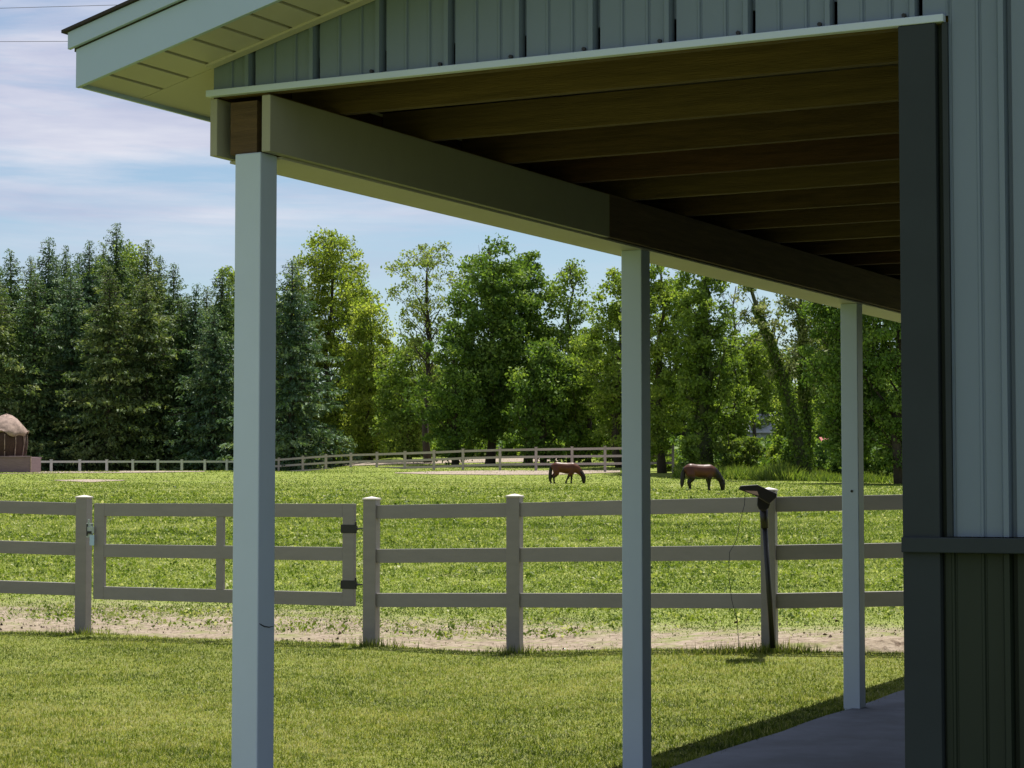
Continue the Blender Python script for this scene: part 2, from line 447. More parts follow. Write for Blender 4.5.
# porch slab (left edge runs as in the place, ragged line hidden by turf)
def build_slab():
    mb = MB()
    joints = [-2.0, 4.2, 8.40, 13.2]
    for a, b in zip(joints[:-1], joints[1:]):
        ys = list(np.linspace(a+.006, b-.006, 9))
        L_ = [(SLAB_X + .012*math.sin(y*3.1)+.008*math.sin(y*7.7), y) for y in ys]
        top = L_ + [(3.085, ys[-1]), (3.085, ys[0])]
        n = len(top)
        mb.add([(x, y, float(slab_z(y))) for x, y in top] + [(x, y, float(slab_z(y))-.3) for x, y in top],
               [tuple(range(n)), tuple(range(2*n-1, n-1, -1))] + [(i, (i+1) % n, (i+1) % n+n, i+n) for i in range(n)])
    mb.hexa([(SLAB_X+.05, -1.9, -.55), (3.08, -1.9, -.55), (SLAB_X+.05, 13.1, -.3), (3.08, 13.1, -.3),
             (SLAB_X+.05, -1.9, float(slab_z(-1.9))-.012), (3.08, -1.9, float(slab_z(-1.9))-.012), (SLAB_X+.05, 13.1, float(slab_z(13.1))-.012), (3.08, 13.1, float(slab_z(13.1))-.012)])
    o = mb.build('porch_slab', M['concrete']); tag(o, kind='structure')
SLAB_X = .055
build_slab()

# ------------------------------------------------------------------ barn
EAVE_X, SOF_Z0, SLOPE = -.53, 3.495, .262
BARN_L = 13.0
RIDGE_X = 6.6
OH = .43
def sz(x): return SOF_Z0 + SLOPE*((x if x < RIDGE_X else 2*RIDGE_X-x)-EAVE_X)

def rib_profile(x0, x1, phase=.78, pitch=.3415):
    """(x, out) profile of ribbed steel; out grows away from the wall"""
    pts = [(x0, 0)]
    k = math.floor((x0-phase)/pitch)-1
    while True:
        c = phase + k*pitch
        if c - .5 > x1: break
        seq = [(c-.044, 0), (c-.034, .020), (c-.014, .020), (c-.010, -.03), (c+.010, -.03), (c+.012, 0)]  # deep recess right of each rib is added to make a dark edge
        for q in (1/3, 2/3):
            m_ = c + pitch*q
            seq += [(m_-.012, 0), (m_-.008, .004), (m_+.000, .004), (m_+.004, -.004), (m_+.009, -.004), (m_+.012, 0)]
        for x, o in seq:
            if x0 < x < x1: pts.append((x, o))
        k += 1
    pts.append((x1, 0))
    return pts

def siding(mb, x0, x1, y, zb, zt):
    pr = rib_profile(x0, x1)
    v = []; f = []
    for x, o in pr:
        v.append((x, y-o, zb)); v.append((x, y-o, zt(x)))
    for i in range(len(pr)-1):
        f.append((2*i, 2*i+2, 2*i+3, 2*i+1))
    mb.add(v, f)

barn = empty('barn', (0, 0, 0))
tag(barn, 'pale grey metal barn with an open porch on square white posts', 'barn')

mb = MB()
siding(mb, -.118, 3.283, 0, 3.489, lambda x: sz(x)-.002)
siding(mb, 3.283, 12.9, 0, 1.503, lambda x: sz(x)-.002)
wall = mb.build('siding', M['siding'], barn)
for k in range(8):                                      # screws along the lower edge of the gable sheets
    x = .72 + k*.3415
    if x < 3.2:
        mb = MB(); mb.tube([(x, .0, 3.506), (x, -.012, 3.506)], [.009, .009], 6)
        mb.build('screw', M['blackmetal'], wall)
mb = MB(); siding(mb, 3.25, 12.9, 0, -.6, lambda x: 1.44); mb.build('wainscot', M['darkgreen'], barn)
mb = MB(); mb.box(3.094, 12.92, -.055, .0, 1.442, 1.500); mb.build('chair_rail', M['darkblue'], barn, .004)
mb = MB(); mb.box(-.139, 3.272, -.034, .004, 3.462, 3.492); mb.build('trim', M['vinyl'], barn, .003)
mb = MB(); mb.box(3.093, 3.238, -.03, .11, -.6, 3.4615); ct = mb.build('corner_trim', M['darkblue'], barn, .004)
mb = MB(); mb.box(3.2385, 3.2825, .018, .1, -.6, 3.4615); mb.build('trim_recess', M['darkgreen'], barn)
mb = MB(); mb.box(3.262, 3.2832, -.018, .017, 1.503, 3.4615); mb.build('trim_flange', M['darkblue'], barn)
# the barn's side wall along the porch, back wall, far side
mb = MB()
pr = rib_profile(.112, BARN_L)
v = []; f = []
for x, o in pr:
    v += [(3.11-o, x, 1.44), (3.11-o, x, 3.455)]
for i in range(len(pr)-1): f.append((2*i, 2*i+2, 2*i+3, 2*i+1))
mb.add(v, f)
mb.build('side_wall', M['siding'], barn)
mb = MB(); v = []
for x, o in pr: v += [(3.112-o, x, -.6), (3.112-o, x, 1.445)]
mb.add(v, [(2*i, 2*i+2, 2*i+3, 2*i+1) for i in range(len(pr)-1)]); mb.build('side_wainscot', M['darkgreen'], barn)
mb = MB()
v = []
xs = [-.118, 3.1, RIDGE_X, 12.9]
mb.add([(x, BARN_L, 3.2 if x < 3.2 else -.2) for x in xs] + [(x, BARN_L, sz(x)) for x in xs], [(i, i+1, i+5, i+4) for i in range(3)])
mb.add([(12.9, .01, -.2), (12.9, BARN_L-.01, -.2), (12.9, BARN_L-.01, sz(12.9)), (12.9, .01, sz(12.9))], [(0, 1, 2, 3)])
mb.build('rear_wall', M['siding'], barn)
# beam: two planks with the posts between, beige cladding on the near length of the inner one
BZ0, BZ1 = 3.196, 3.457
mb = MB(); mb.box(-.137, -.099, 0, BARN_L-.01, BZ0, BZ1); mb.build('outer_beam', M['clad'], barn, .003)
mb = MB(); mb.box(.147, .183, .004, BARN_L-.01, BZ0+.004, BZ1); mb.build('inner_beam', M['beamwood'], barn, .003)
mb = MB(); mb.box(.1435, .189, 0, 3.62, BZ0, BZ1-.006); mb.build('beam_cladding', M['clad'], barn, .003)
mb = MB(); mb.box(-.138, .150, .16, BARN_L-.02, BZ0-.012, BZ0-.001); mb.build('beam_soffit', M['cream'], barn)
mb = MB(); mb.box(-.06, .13, .145, .33, BZ0+.002, BZ1-.02); mb.box(-.045, .098, .03, .13, BZ0+.003, BZ1-.02)
mb.build('beam_block', M['wood'], barn)
mb = MB()
# posts
for y in (0, 4.196, 8.392, 12.588):
    mb = MB(); mb.box(0, .138, y+.001, y+.137, float(slab_z(y))-.3, 3.196 if y == 0 else 3.184)
    p = mb.build('porch_post', M['vinyl'], barn, .006)
    if abs(y-8.392) < .01:
        mb = MB(); mb.tube([(.083, y+.003, 1.70), (.083, y-.006, 1.70)], [.012, .010], 8)
        mb.build('screw', M['blackmetal'], p)
    if y == 0:
        mb = MB()
        mb.tube([(.1375, .012, 1.092), (.1395, .05, 1.078), (.1395, .09, 1.072), (.1375, .128, 1.074)], [.002, .003, .0025, .0015], 5)
        mb.build('crack', M['blackmetal'], p)
# ceiling joists resting on the beam
jy = [.64, 1.49, 2.34, 3.16, 3.98, 4.82, 5.65, 6.49, 7.33, 8.17, 9.0, 9.84, 10.7, 11.5]
jm = ['wood2', 'wood2', 'wood', 'wood3', 'wood2', 'wood', 'wood', 'wood2', 'wood', 'wood3', 'wood', 'wood', 'wood', 'wood']
for y, m_ in zip(jy, jm):
    mb = MB(); mb.box(-.10, 3.12, y-.024, y+.024, BZ1+.004, BZ1+.004+(.16 if y < 99 else .2))
    mb.build('joist', M[m_], barn, .002)
mb = MB(); mb.box(-.1, 3.2, .03, .07, BZ1+.006, 3.6); mb.build('joist', M['wood2'], barn, .002)
mb = MB(); mb.box(-.125, -.104, .01, BARN_L-.02, BZ1+.001, sz(-.12)+.0); mb.build('beam_blocking', M['wood3'], barn)
# rafters / decking above
mb = MB()
def slab_plane(x0, x1, y0, y1, o0, o1):
    mb.hexa([(x0, y0, sz(x0)+o0), (x1, y0, sz(x1)+o0), (x0, y1, sz(x0)+o0), (x1, y1, sz(x1)+o0),
             (x0, y0, sz(x0)+o1), (x1, y0, sz(x1)+o1), (x0, y1, sz(x0)+o1), (x1, y1, sz(x1)+o1)])
slab_plane(EAVE_X-.03, RIDGE_X, -OH-.02, BARN_L+.35, .205, .235)
slab_plane(RIDGE_X, 2*RIDGE_X+.56, -OH-.02, BARN_L+.35, .205, .235)
rf = mb.build('roof', M['deck'], barn)
mb = MB()
def course(x0, x1, o0, o1, y0, y1):
    slab_plane(x0, x1, y0, y1, o0, o1)
course(EAVE_X-.070, RIDGE_X, .2365, .250, -OH-.056, BARN_L+.38)
course(RIDGE_X, 2*RIDGE_X+.6, .2365, .252, -OH-.055, BARN_L+.38)
mb.build('shingles', M['shingle'], rf)
# rake fascia, two layers; the upper strip stands proud
mb = MB()
for (a, b) in ((EAVE_X-.015, RIDGE_X), (RIDGE_X, 13.8)): slab_plane(a, b, -OH-.02, -OH+.004, -.022, .150)
mb.build('rake_fascia', M['fascia'], barn, .002)
mb = MB()
for (a, b) in ((EAVE_X-.045, RIDGE_X), (RIDGE_X, 13.8)): slab_plane(a, b, -OH-.042, -OH-.0205, .157, .2335)
mb.build('rake_strip', M['fascia'], barn, .002)
mb = MB()
for (a, b) in ((EAVE_X-.03, RIDGE_X), (RIDGE_X, 13.8)): slab_plane(a, b, -OH-.012, -OH+.01, .146, .205)
mb.build('rake_backing', M['groove'], barn)
mb = MB(); mb.box(EAVE_X-.018, EAVE_X, -OH+.005, BARN_L+.33, sz(EAVE_X)-.022, sz(EAVE_X)+.2); mb.build('eave_fascia', M['fascia'], barn, .002)
# soffit boards under the rake, running front to back, dark gaps between
mb = MB()
x = EAVE_X+.002
first = .118
while x < 13.6:
    w_ = first if x < EAVE_X+.01 else .130
    if not (x < RIDGE_X < x+w_): slab_plane(x, x+w_, -OH+.006, -.002, -.004, .008); x += w_+.019
    first = .130
mb.build('soffit', M['cream'], barn)
mb = MB(); slab_plane(EAVE_X+.001, RIDGE_X, -OH+.004, -.001, .009, .016); slab_plane(RIDGE_X, 13.6, -OH+.004, -.001, .009, .016); mb.build('soffit_backing', M['groove'], barn)
mb = MB(); slab_plane(EAVE_X+.001, -.10, .004, BARN_L+.3, -.004, .008); mb.build('eave_soffit', M['cream'], barn)
mb = MB(); slab_plane(-.112, RIDGE_X, -.075, -.021, -.016, -.0045); slab_plane(RIDGE_X, 13.4, -.075, -.021, -.016, -.0045); mb.build('rake_trim', M['cream'], barn)

# ------------------------------------------------------------------ near fence
FYAW = R(10)
def post_mesh(mb, lat, d, zb, zt, w=.15):
    x, y, _ = W(lat, d)
    m = Matrix.Translation((x, y, 0)) @ Matrix.Rotation(FYAW, 4, 'Z')
    mb.box(-w/2, w/2, -w/2, w/2, zb, zt, m)
    return m
def cap_mesh(mb, m, zt, w=.15):
    c = w/2+.008
    mb.box(-c, c, -c, c, zt, zt+.018, m)
    p = [m @ Vector(q) for q in ((-c, -c, zt+.018), (c, -c, zt+.018), (c, c, zt+.018), (-c, c, zt+.018), (0, 0, zt+.04))]
    mb.add([tuple(q) for q in p], [(0, 1, 4), (1, 2, 4), (2, 3, 4), (3, 0, 4)])

RS = .49; RH = .153; RW = .07
def fence_run(root, posts):
    """posts: (lat, d, rail-top z, visible base z)"""
    for (l, d, zr, zb) in posts:
        mb = MB(); m = post_mesh(mb, l, d, zb-.35, zr+.06)
        p = mb.build('fence_post', M['fence'], root, .005)
        mb = MB(); cap_mesh(mb, m, zr+.06); mb.build('post_cap', M['fencecap'], p, .003)
    for a, b in zip(posts[:-1], posts[1:]):
        for k in range(3):
            pa = Vector(W(a[0], a[1], a[2]-RS*k-RH/2)); pb = Vector(W(b[0], b[1], b[2]-RS*k-RH/2))
            t = (pb-pa).normalized()
            mb = MB(); mb.beam(pa+t*.07, pb-t*.07, RW, RH); mb.build('rail', M['fence'], root, .004)

fl = empty('rail_fence', W(-5.25, 26.7, 0))
fl0 = fl
# parts carry world coordinates: keep the root at the origin of the world frame
for o in (fl,): o.location = (0, 0, 0)
tag(fl, 'taupe three-rail fence panel and latch post left of the gate', 'fence')
fence_run(fl, [(-8.2, 27.1, 1.66, .0), (-5.25, 26.7, 1.582, -.02)])
fr = empty('rail_fence'); tag(fr, 'long taupe three-rail fence running from the gate hinges to behind the barn', 'fence')
fence_run(fr, [(-1.57, 24.35, 1.563, .0), (.03, 23.7, 1.592, -.047), (2.62, 22.2, 1.655, .146), (5.6, 22.15, 1.71, .22)])

# gate
gate = empty('paddock_gate'); tag(gate, 'closed taupe three-bar paddock gate with black hinge straps', 'gate')
GA = Vector(W(lat_of(96, 26.25), 26.25)); GB = Vector(W(lat_of(355.5, 24.5), 24.5))
gdir = (GB-GA).normalized(); GL = (GB-GA).length
gm = Matrix.Translation(GA) @ Matrix.Rotation(math.atan2(gdir.y, gdir.x), 4, 'Z')
gz1 = 1.58; gz0 = .43
def gbar(name, x0, x1, z0, z1, w=.05, mat='fence', bev=.004, y0=None, y1=None):
    mb = MB(); mb.box(x0, x1, -w/2 if y0 is None else y0, w/2 if y1 is None else y1, z0, z1, gm); return mb.build(name, M[mat], gate, bev)
gbar('stile', 0, .155, gz0, gz1); gbar('stile', GL-.155, GL, gz0, gz1)
gbar('stile', 1.80, 1.905, gz0+RH, gz1-RH, .04)
gbar('rail', .1555, GL-.1555, gz1-RH, gz1, .049); gbar('rail', .1555, GL-.1555, gz0, gz0+RH, .049)
gbar('rail', .1555, GL-.1555, gz1-RS-RH, gz1-RS, .046)
for zc in (1.300, .675):
    h = gbar('hinge', GL-.175, GL+.006, zc-.05, zc+.045, .062, 'blackmetal', .003)
    mb = MB()
    mb.box(GL+.0, GL+.035, -.035, .0, zc-.02, zc+.03, gm)
    mb.tube([gm @ Vector((GL+.022, -.02, zc-.05)), gm @ Vector((GL+.022, -.02, zc+.075))], [.011, .011], 8)
    mb.tube([gm @ Vector((GL+.022, -.02, zc+.0)), gm @ Vector((GL+.10, -.0, zc+.0))], [.009, .009], 8)
    mb.build('hinge_pin', M['blackmetal'], h)
# latch on the gate's free end
mb = MB(); mb.box(-.095, -.02, -.05, -.012, 1.17, 1.34, gm); mb.box(-.075, .03, -.06, -.0505, 1.22, 1.30, gm)
mb.tube([gm @ Vector((-.06, -.045, 1.34)), gm @ Vector((-.06, -.045, 1.39))], [.012, .012], 8)
lt = mb.build('latch', M['steel'], gate, .003)
mb = MB(); mb.box(-.07, -.005, -.068, -.061, 1.215, 1.245, gm); mb.box(-.085, -.07, -.06, -.051, 1.19, 1.33, gm); mb.build('latch_bolt', M['blackmetal'], lt)
mb = MB(); mb.box(-.022, .045, -.075, -.0685, 1.075, 1.20, gm); mb.build('latch_tag', M['tag'], lt)

# lamp on a leaning pole in front of the fence
LD = 21.85
def P(u, v, d): return Vector(W(lat_of(u, d), d, 1.65-(v-497.5)*d/F_PX))
lamp = empty('solar_lamp'); tag(lamp, 'black solar lamp head on a thin leaning pole before a fence post', 'lamp')
mb = MB(); mb.tube([P(771.5, 647, LD), P(764, 524, LD-.05)], [.028, .026], 10); mb.build('pole', M['blackmetal'], lamp, smooth=True)
mb = MB(); mb.tube([P(764.2, 528, LD-.05), P(763.2, 508, LD-.05)], [.04, .042], 10); mb.build('socket', M['blackplastic'], lamp, smooth=True)
# head: wedge shaped box, high end to the left
def quadbox(name, pts2, dn, df, mat, bev=.006):
    mb = MB(); n = len(pts2)
    a = [P(u, v, LD+dn) for u, v in pts2]; b = [P(u, v, LD+df) for u, v in pts2]
    mb.add(a+b, [tuple(range(n)), tuple(range(2*n-1, n-1, -1))] + [(i, (i+1) % n, (i+1) % n+n, i+n) for i in range(n)])
    return mb.build(name, M[mat], lamp, bev)
hd = quadbox('lamp_head', [(738, 489.5), (740, 485.6), (757, 484.6), (776.5, 493.5), (776, 497.8), (768.5, 504), (758, 497.5), (752, 494.5)], -.22, .16, 'blackplastic', .01)
br = quadbox('bracket', [(757, 497), (770, 503), (768.5, 508), (764, 511.5), (758.5, 509.5), (756.5, 505)], -.10, .03, 'blackplastic', .008)
mb = MB(); a = [P(u, v, LD-.224) for u, v in ((744.5, 490.6), (757, 491), (758.5, 495.5), (752.5, 493.9))]
mb.add(a, [(0, 1, 2, 3)]); mb.build('lens', M['lens'], hd)
mb = MB(); wp = [P(745, 492, LD-.1), P(744, 505, LD-.12), P(740, 520, LD-.13), P(736, 540, LD-.13), P(729, 552, LD-.14), P(728, 575, LD-.14), P(731, 600, LD-.13), P(736, 620, LD-.12), P(738, 646, LD-.1)]
mb.tube(wp, [.0035]*len(wp), 5); mb.build('cable', M['wire'], lamp)

# ------------------------------------------------------------------ far fences
def far_fence(name, label, pts, mat, h, rails, tops):
    root = empty(name); tag(root, label, 'fence')
    pos = []
    for (u, d), vt in zip(pts, tops):
        l = lat_of(u, d); z = 1.65-(vt-497.5)*d/F_PX-h-.11
        pos.append((l, d, z))
        x, y, _ = W(l, d)
        m = Matrix.Translation((x, y, 0)) @ Matrix.Rotation(R(20), 4, 'Z')
        mb = MB(); mb.box(-.09, .09, -.09, .09, z-.7, z+h+.07, m)
        mb.box(-.105, .105, -.105, .105, z+h+.07, z+h+.11, m)
        mb.build('fence_post', M[mat], root)
    for a, b in zip(pos[:-1], pos[1:]):
        for zz in rails:
            pa = Vector(W(a[0], a[1], a[2]+zz-.08)); pb = Vector(W(b[0], b[1], b[2]+zz-.08))
            t = (pb-pa).normalized()
            mb = MB(); mb.beam(pa+t*.091, pb-t*.091, .05, .17); mb.build('rail', M[mat], root)
    return pos
us = [23, 51.5, 80, 107, 133, 158, 182, 205, 227, 250]
dl = [180, 182, 184, 185, 186, 187, 188, 189, 190, 190]
pl = far_fence('paddock_fence', 'pale fence along the foot of the spruce row', list(zip(us, dl)), 'whitefence', 1.5, (1.5, .62), [459.5]*10)
us = [256, 279, 303, 326, 351, 377, 405, 434, 463, 500, 536, 572, 605, 640, 673]
dl = [190, 189, 187, 184, 179, 173, 168, 166, 165.5, 164.5, 163, 161, 159, 157, 156]
far_fence('paddock_fence', 'weathered taupe fence curving round the sand track behind the horses', list(zip(us, dl)), 'farfence', 1.5, (1.5, .95, .4), [459, 457.6, 455.8, 454.2, 452.8, 452, 451, 450, 448.7, 447.6, 447, 446.5, 446, 445.5, 445])

# ------------------------------------------------------------------ hay feeder
fx, fy, _ = W(lat_of(6, 160), 160); fz = tz(lat_of(6, 160), 160)+.05
fe = empty('hay_feeder', (fx, fy, fz), R(28)); tag(fe, 'domed hay feeder with tan cover over dark hay on a mauve bin', 'hay feeder')
mb = MB()
mb.box(-2.2, 2.2, -1.9, 1.9, -.6, 1.03); mb.box(-2.26, 2.26, -1.96, -1.9, .97, 1.09); mb.box(-2.26, 2.26, 1.9, 1.96, .97, 1.09)
mb.build('bin', M['mauve'], fe, .02)
mb = MB(); mb.box(2.201, 2.26, -1.96, -1.8, 0, 1.09); mb.box(-2.26, -2.201, -1.96, -1.8, 0, 1.09); mb.build('corner_board', M['canvas'], fe)
rng0 = random.Random(4)
mb = MB(); mb.lathe([(1.30, 1.0), (1.44, 1.5), (1.50, 2.1), (1.42, 2.75), (.9, 3.3), (0.01, 3.5)], 40)
mb.v = [(x_*(1+.05*math.sin(9*math.atan2(y_, x_)+z_*5)+.035*math.sin(23*math.atan2(y_, x_)-z_*7)), y_*(1+.05*math.sin(9*math.atan2(y_, x_)+z_*5)+.035*math.sin(23*math.atan2(y_, x_)-z_*7)), z_) for x_, y_, z_ in mb.v]; mb.build('hay', M['hay'], fe, smooth=True)
mb = MB()
prof = [(1.55, 2.72), (1.52, 2.86), (1.42, 3.10), (1.16, 3.46), (.80, 3.82), (.40, 4.08), (.01, 4.2)]
n = 36; verts = []; faces = []
for r_, z in prof:
    for j in range(n):
        a = 2*math.pi*j/n
        zz = z + (.20*math.sin(a*3+.6)+.12*math.sin(a*7) if z < 2.8 else .05*math.sin(a*5+z*3))
        rr = r_*(1+.035*math.sin(a*4)+.03*math.sin(a*9+z*4)*(r_ > .5))
        verts.append((rr*math.cos(a), rr*math.sin(a), zz))
for i in range(len(prof)-1):
    for j in range(n):
        a = i*n+j; b_ = i*n+(j+1) % n; faces.append((a, b_, b_+n, a+n))
mb.add(verts, faces); cv = mb.build('cover', M['canvas'], fe, smooth=True)
sd = cv.modifiers.new('thick', 'SOLIDIFY'); sd.thickness = .04
for j in range(12):
    a = 2*math.pi*(j+.3)/12
    mb = MB(); mb.tube([(1.42*math.cos(a), 1.42*math.sin(a), 1.03), (1.56*math.cos(a), 1.56*math.sin(a), 2.0), (1.52*math.cos(a), 1.52*math.sin(a), 2.7)], [.04, .035, .035], 6); mb.build('bar', M['canvas'], fe)

# ------------------------------------------------------------------ horses
def make_horse(name, label, u, d, h, mat, rz, pose):
    l = lat_of(u, d); x, y, _ = W(l, d); z = tz(l, d)
    root = empty(name, (x, y, z-.01), rz); tag(root, label, 'horse', 'horses grazing in the paddock')
    V = []; E_ = []; Rr = []
    def nv(p, r, par=None):
        V.append(p); Rr.append(r)
        if par is not None: E_.append((par, len(V)-1))
        return len(V)-1
    pel = nv((-.44, 0, .755), .285)
    loin = nv((-.22, 0, .735), .28, pel)
    bar = nv((.04, 0, .70), .31, loin)
    ch = nv((.26, 0, .725), .295, bar)
    nb = nv((.42, 0, .695), .235, ch)
    n1 = nv((.555, 0, .595), .185, nb)
    n2 = nv((.66, 0, .48), .152, n1)
    po = nv((.745, 0, .37), .132, n2)
    jw = nv((.775, 0, .26), .135, po)
    nose = nv((.785, 0, .13), .105, jw)
    mu = nv((.785, 0, .05), .085, nose)
    tb = nv((-.63, 0, .79), .12, pel)
    for s in (-1, 1):
        e = nv((.73, .06*s, .47), .03, po); nv((.71, .08*s, .54), .012, e)
        hx = pose['hind'][0 if s < 0 else 1]
        a = nv((-.46, .10*s, .60), .20, pel); a = nv((-.42+hx*.35, .115*s, .46), .125, a)
        a = nv((-.535+hx*.75, .115*s, .30), .066, a); a = nv((-.515+hx, .115*s, .16), .048, a)
        a = nv((-.505+hx, .115*s, .065), .05, a); nv((-.475+hx, .115*s, .015), .06, a)
        fx_ = pose['fore'][0 if s < 0 else 1]
        a = nv((.24, .10*s, .56), .17, ch); a = nv((.23+fx_*.3, .11*s, .43), .095, a)
        a = nv((.235+fx_*.62, .11*s, .285), .062, a); a = nv((.23+fx_*.85, .11*s, .16), .046, a)
        a = nv((.225+fx_, .11*s, .065), .05, a); nv((.25+fx_, .11*s, .015), .06, a)
    bm = bmesh.new(); bmesh.ops.create_uvsphere(bm, u_segments=14, v_segments=9, radius=1)
    bm.verts.ensure_lookup_table()
    sv = np.array([v.co[:] for v in bm.verts]); sf = [[v.index for v in f.verts] for f in bm.faces]; bm.free()
    mb = MB()
    def ball(p, r): mb.add(sv*r + np.array(p[:]), sf)
    for p, r in zip(V, Rr): ball(Vector(p), r*.84)
    for i_, j_ in E_:
        p, q = Vector(V[i_]), Vector(V[j_]); L_ = (q-p).length
        m_ = max(2, int(L_/.04))
        for k in range(1, m_):
            t = k/m_; ball(p.lerp(q, t), (Rr[i_]*(1-t)+Rr[j_]*t)*.84)
    me = bpy.data.meshes.new('body'); me.from_pydata(mb.v, [], mb.f)
    ob = bpy.data.objects.new('body', me); COL.objects.link(ob)
    rm = ob.modifiers.new('remesh', 'REMESH'); rm.mode = 'VOXEL'; rm.voxel_size = .014
    sm = ob.modifiers.new('smooth', 'SMOOTH'); sm.factor = .5; sm.iterations = 7
    dg = bpy.context.evaluated_depsgraph_get(); dg.update()
    me2 = bpy.data.meshes.new_from_object(ob.evaluated_get(dg))
    bpy.data.objects.remove(ob)
    for v_ in me2.vertices:
        if v_.co.z > .5 or v_.co.x > .6: v_.co.y *= .86
    me2.materials.clear(); me2.materials.append(mat); me2.shade_smooth()
    b = bpy.data.objects.new('body', me2); COL.objects.link(b); b.parent = root; b.scale = (h/.985,)*3
    # tail and mane
    mb = MB(); s = h/.985
    mb.tube([Vector(p)*s for p in ((-.58, 0, .86), (-.68, .0, .82), (-.725, .01, .66), (-.745, .02, .45), (-.765, .02, .24), (-.775, .02, .10))], [.05*s, .06*s, .075*s, .085*s, .07*s, .012*s], 9)
    mb.build('tail', M['hair'], root, smooth=True)
    mb = MB()
    for k in range(26):
        t = k/25
        q = Vector((.36, 0, .945)).lerp(Vector((.62, 0, .72)), min(1, t*2)) if t < .5 else Vector((.62, 0, .72)).lerp(Vector((.80, 0, .46)), (t-.5)*2)
        sd_ = -.045-.02*rng0.random()
        mb.tube([(q+Vector((.0, .0, -.01)))*s, (q+Vector((-.015, sd_*1.4, -.05)))*s, (q+Vector((-.05, sd_*2.0, -.12-.05*rng0.random())))*s], [.022*s, .022*s, .006*s], 5)
    mb.build('mane', M['hair'], root, smooth=True)
    return root
make_horse('horse', 'chestnut bay horse grazing left of the middle porch post', 566.5, 137, 1.36, M['bay'], -YAW + R(-3), {'hind': (-.06, -.22), 'fore': (-.26, -.02)})
make_horse('horse', 'dark bay horse with black legs grazing near the tall weeds', 702, 118, 1.47, M['darkbay'], -YAW + R(14), {'hind': (.02, .06), 'fore': (0.0, .06)})
# a few dung heaps
for i, (u, v, lab) in enumerate(((718, 494.5, 'small dark dung heap in the grass below the dark bay horse'), (585, 541, 'scattered dark dung between the upper fence rails'))):
    l, d = ground_at(u, v); x, y, _ = W(l, d)
    mb = MB(); rg = random.Random(i)
    for k in range(7):
        s = .025+.025*rg.random(); px = rg.gauss(0, .12); py = rg.gauss(0, .12)
        mb.lathe([(.01, 0), (s, .0), (s*1.1, s*.5), (s*.6, s*1.0), (.005, s*1.15)], 8, (px, py, 0))
    o = mb.build('dung_heap', M['dung'], smooth=True); o.location = (x, y, tz(l, d)+.01); tag(o, lab, 'dung heap')

# ------------------------------------------------------------------ far buildings
l, d = lat_of(768, 262), 262; x, y, _ = W(l, d); z = tz(l, d)
ho = empty('house', (x, y, z-.3), R(27)); tag(ho, 'small grey house glimpsed through the trees beyond the weeds', 'house')
mb = MB(); mb.box(-4.5, 4.5, -3, 3, 0, 3.0); mb.add([(-4.5, -3, 3), (-4.5, 3, 3), (-4.5, 0, 5.0), (4.5, -3, 3), (4.5, 3, 3), (4.5, 0, 5.0)], [(0, 1, 2), (3, 5, 4)]); mb.build('wall', M['housegrey'], ho)
mb = MB(); mb.hexa([(-4.8, -3.4, 2.75), (4.8, -3.4, 2.75), (-4.8, 0, 5.02), (4.8, 0, 5.02), (-4.8, -3.4, 2.9), (4.8, -3.4, 2.9), (-4.8, 0, 5.17), (4.8, 0, 5.17)])
mb.hexa([(-4.8, 0.003, 5.02), (4.8, 0.003, 5.02), (-4.8, 3.4, 2.75), (4.8, 3.4, 2.75), (-4.8, 0.003, 5.17), (4.8, 0.003, 5.17), (-4.8, 3.4, 2.9), (4.8, 3.4, 2.9)]); mb.build('roof', M['roofgrey'], ho)
for wx in (-2.5, .5, 2.8):
    mb = MB(); mb.box(wx-.5, wx+.5, -3.03, -2.997, 1.1, 2.2); mb.build('window', M['glass'], ho)
l, d = lat_of(824.5, 190), 190; x, y, _ = W(l, d); z = tz(l, d)
sh = empty('shed', (x, y, z-.1), R(40)); sh.scale = (.55, .8, .9); tag(sh, 'small faded red shed behind the leaning trunks', 'shed')
mb = MB(); mb.box(-.8, .8, -.6, .6, 0, 2.0); mb.add([(-.8, -.6, 2), (-.8, .6, 2), (-.8, 0, 2.35), (.8, -.6, 2), (.8, .6, 2), (.8, 0, 2.35)], [(0, 1, 2), (3, 5, 4)]); mb.build('wall', M['red'], sh)
mb = MB(); mb.hexa([(-.9, -.75, 1.93), (.9, -.75, 1.93), (-.9, 0, 2.36), (.9, 0, 2.36), (-.9, -.75, 1.99), (.9, -.75, 1.99), (-.9, 0, 2.42), (.9, 0, 2.42)])
mb.hexa([(-.9, .002, 2.36), (.9, .002, 2.36), (-.9, .75, 1.93), (.9, .75, 1.93), (-.9, .002, 2.42), (.9, .002, 2.42), (-.9, .75, 1.99), (.9, .75, 1.99)]); mb.build('roof', M['red'], sh)
mb = MB(); mb.box(-.3, .3, -.63, -.602, .1, 1.7); mb.build('door', M['blackmetal'], sh)

# wires
for lab, (u0, v0), (u1, v1) in (('upper overhead wire crossing the sky left of the roof', (-900, 25), (330, -6)), ('lower overhead wire crossing the sky left of the roof', (-900, 38), (330, 36))):
    a = P(u0, v0, 95); b = P(u1, v1, 88)
    pts = []
    for k in range(25):
        t = k/24; q = a.lerp(b, t); q.z -= .35*4*t*(1-t)*.2; pts.append(q)
    mb = MB(); mb.tube(pts, [.011]*25, 5); o = mb.build('overhead_wire', M['wire']); tag(o, lab, 'wire', 'overhead wires')

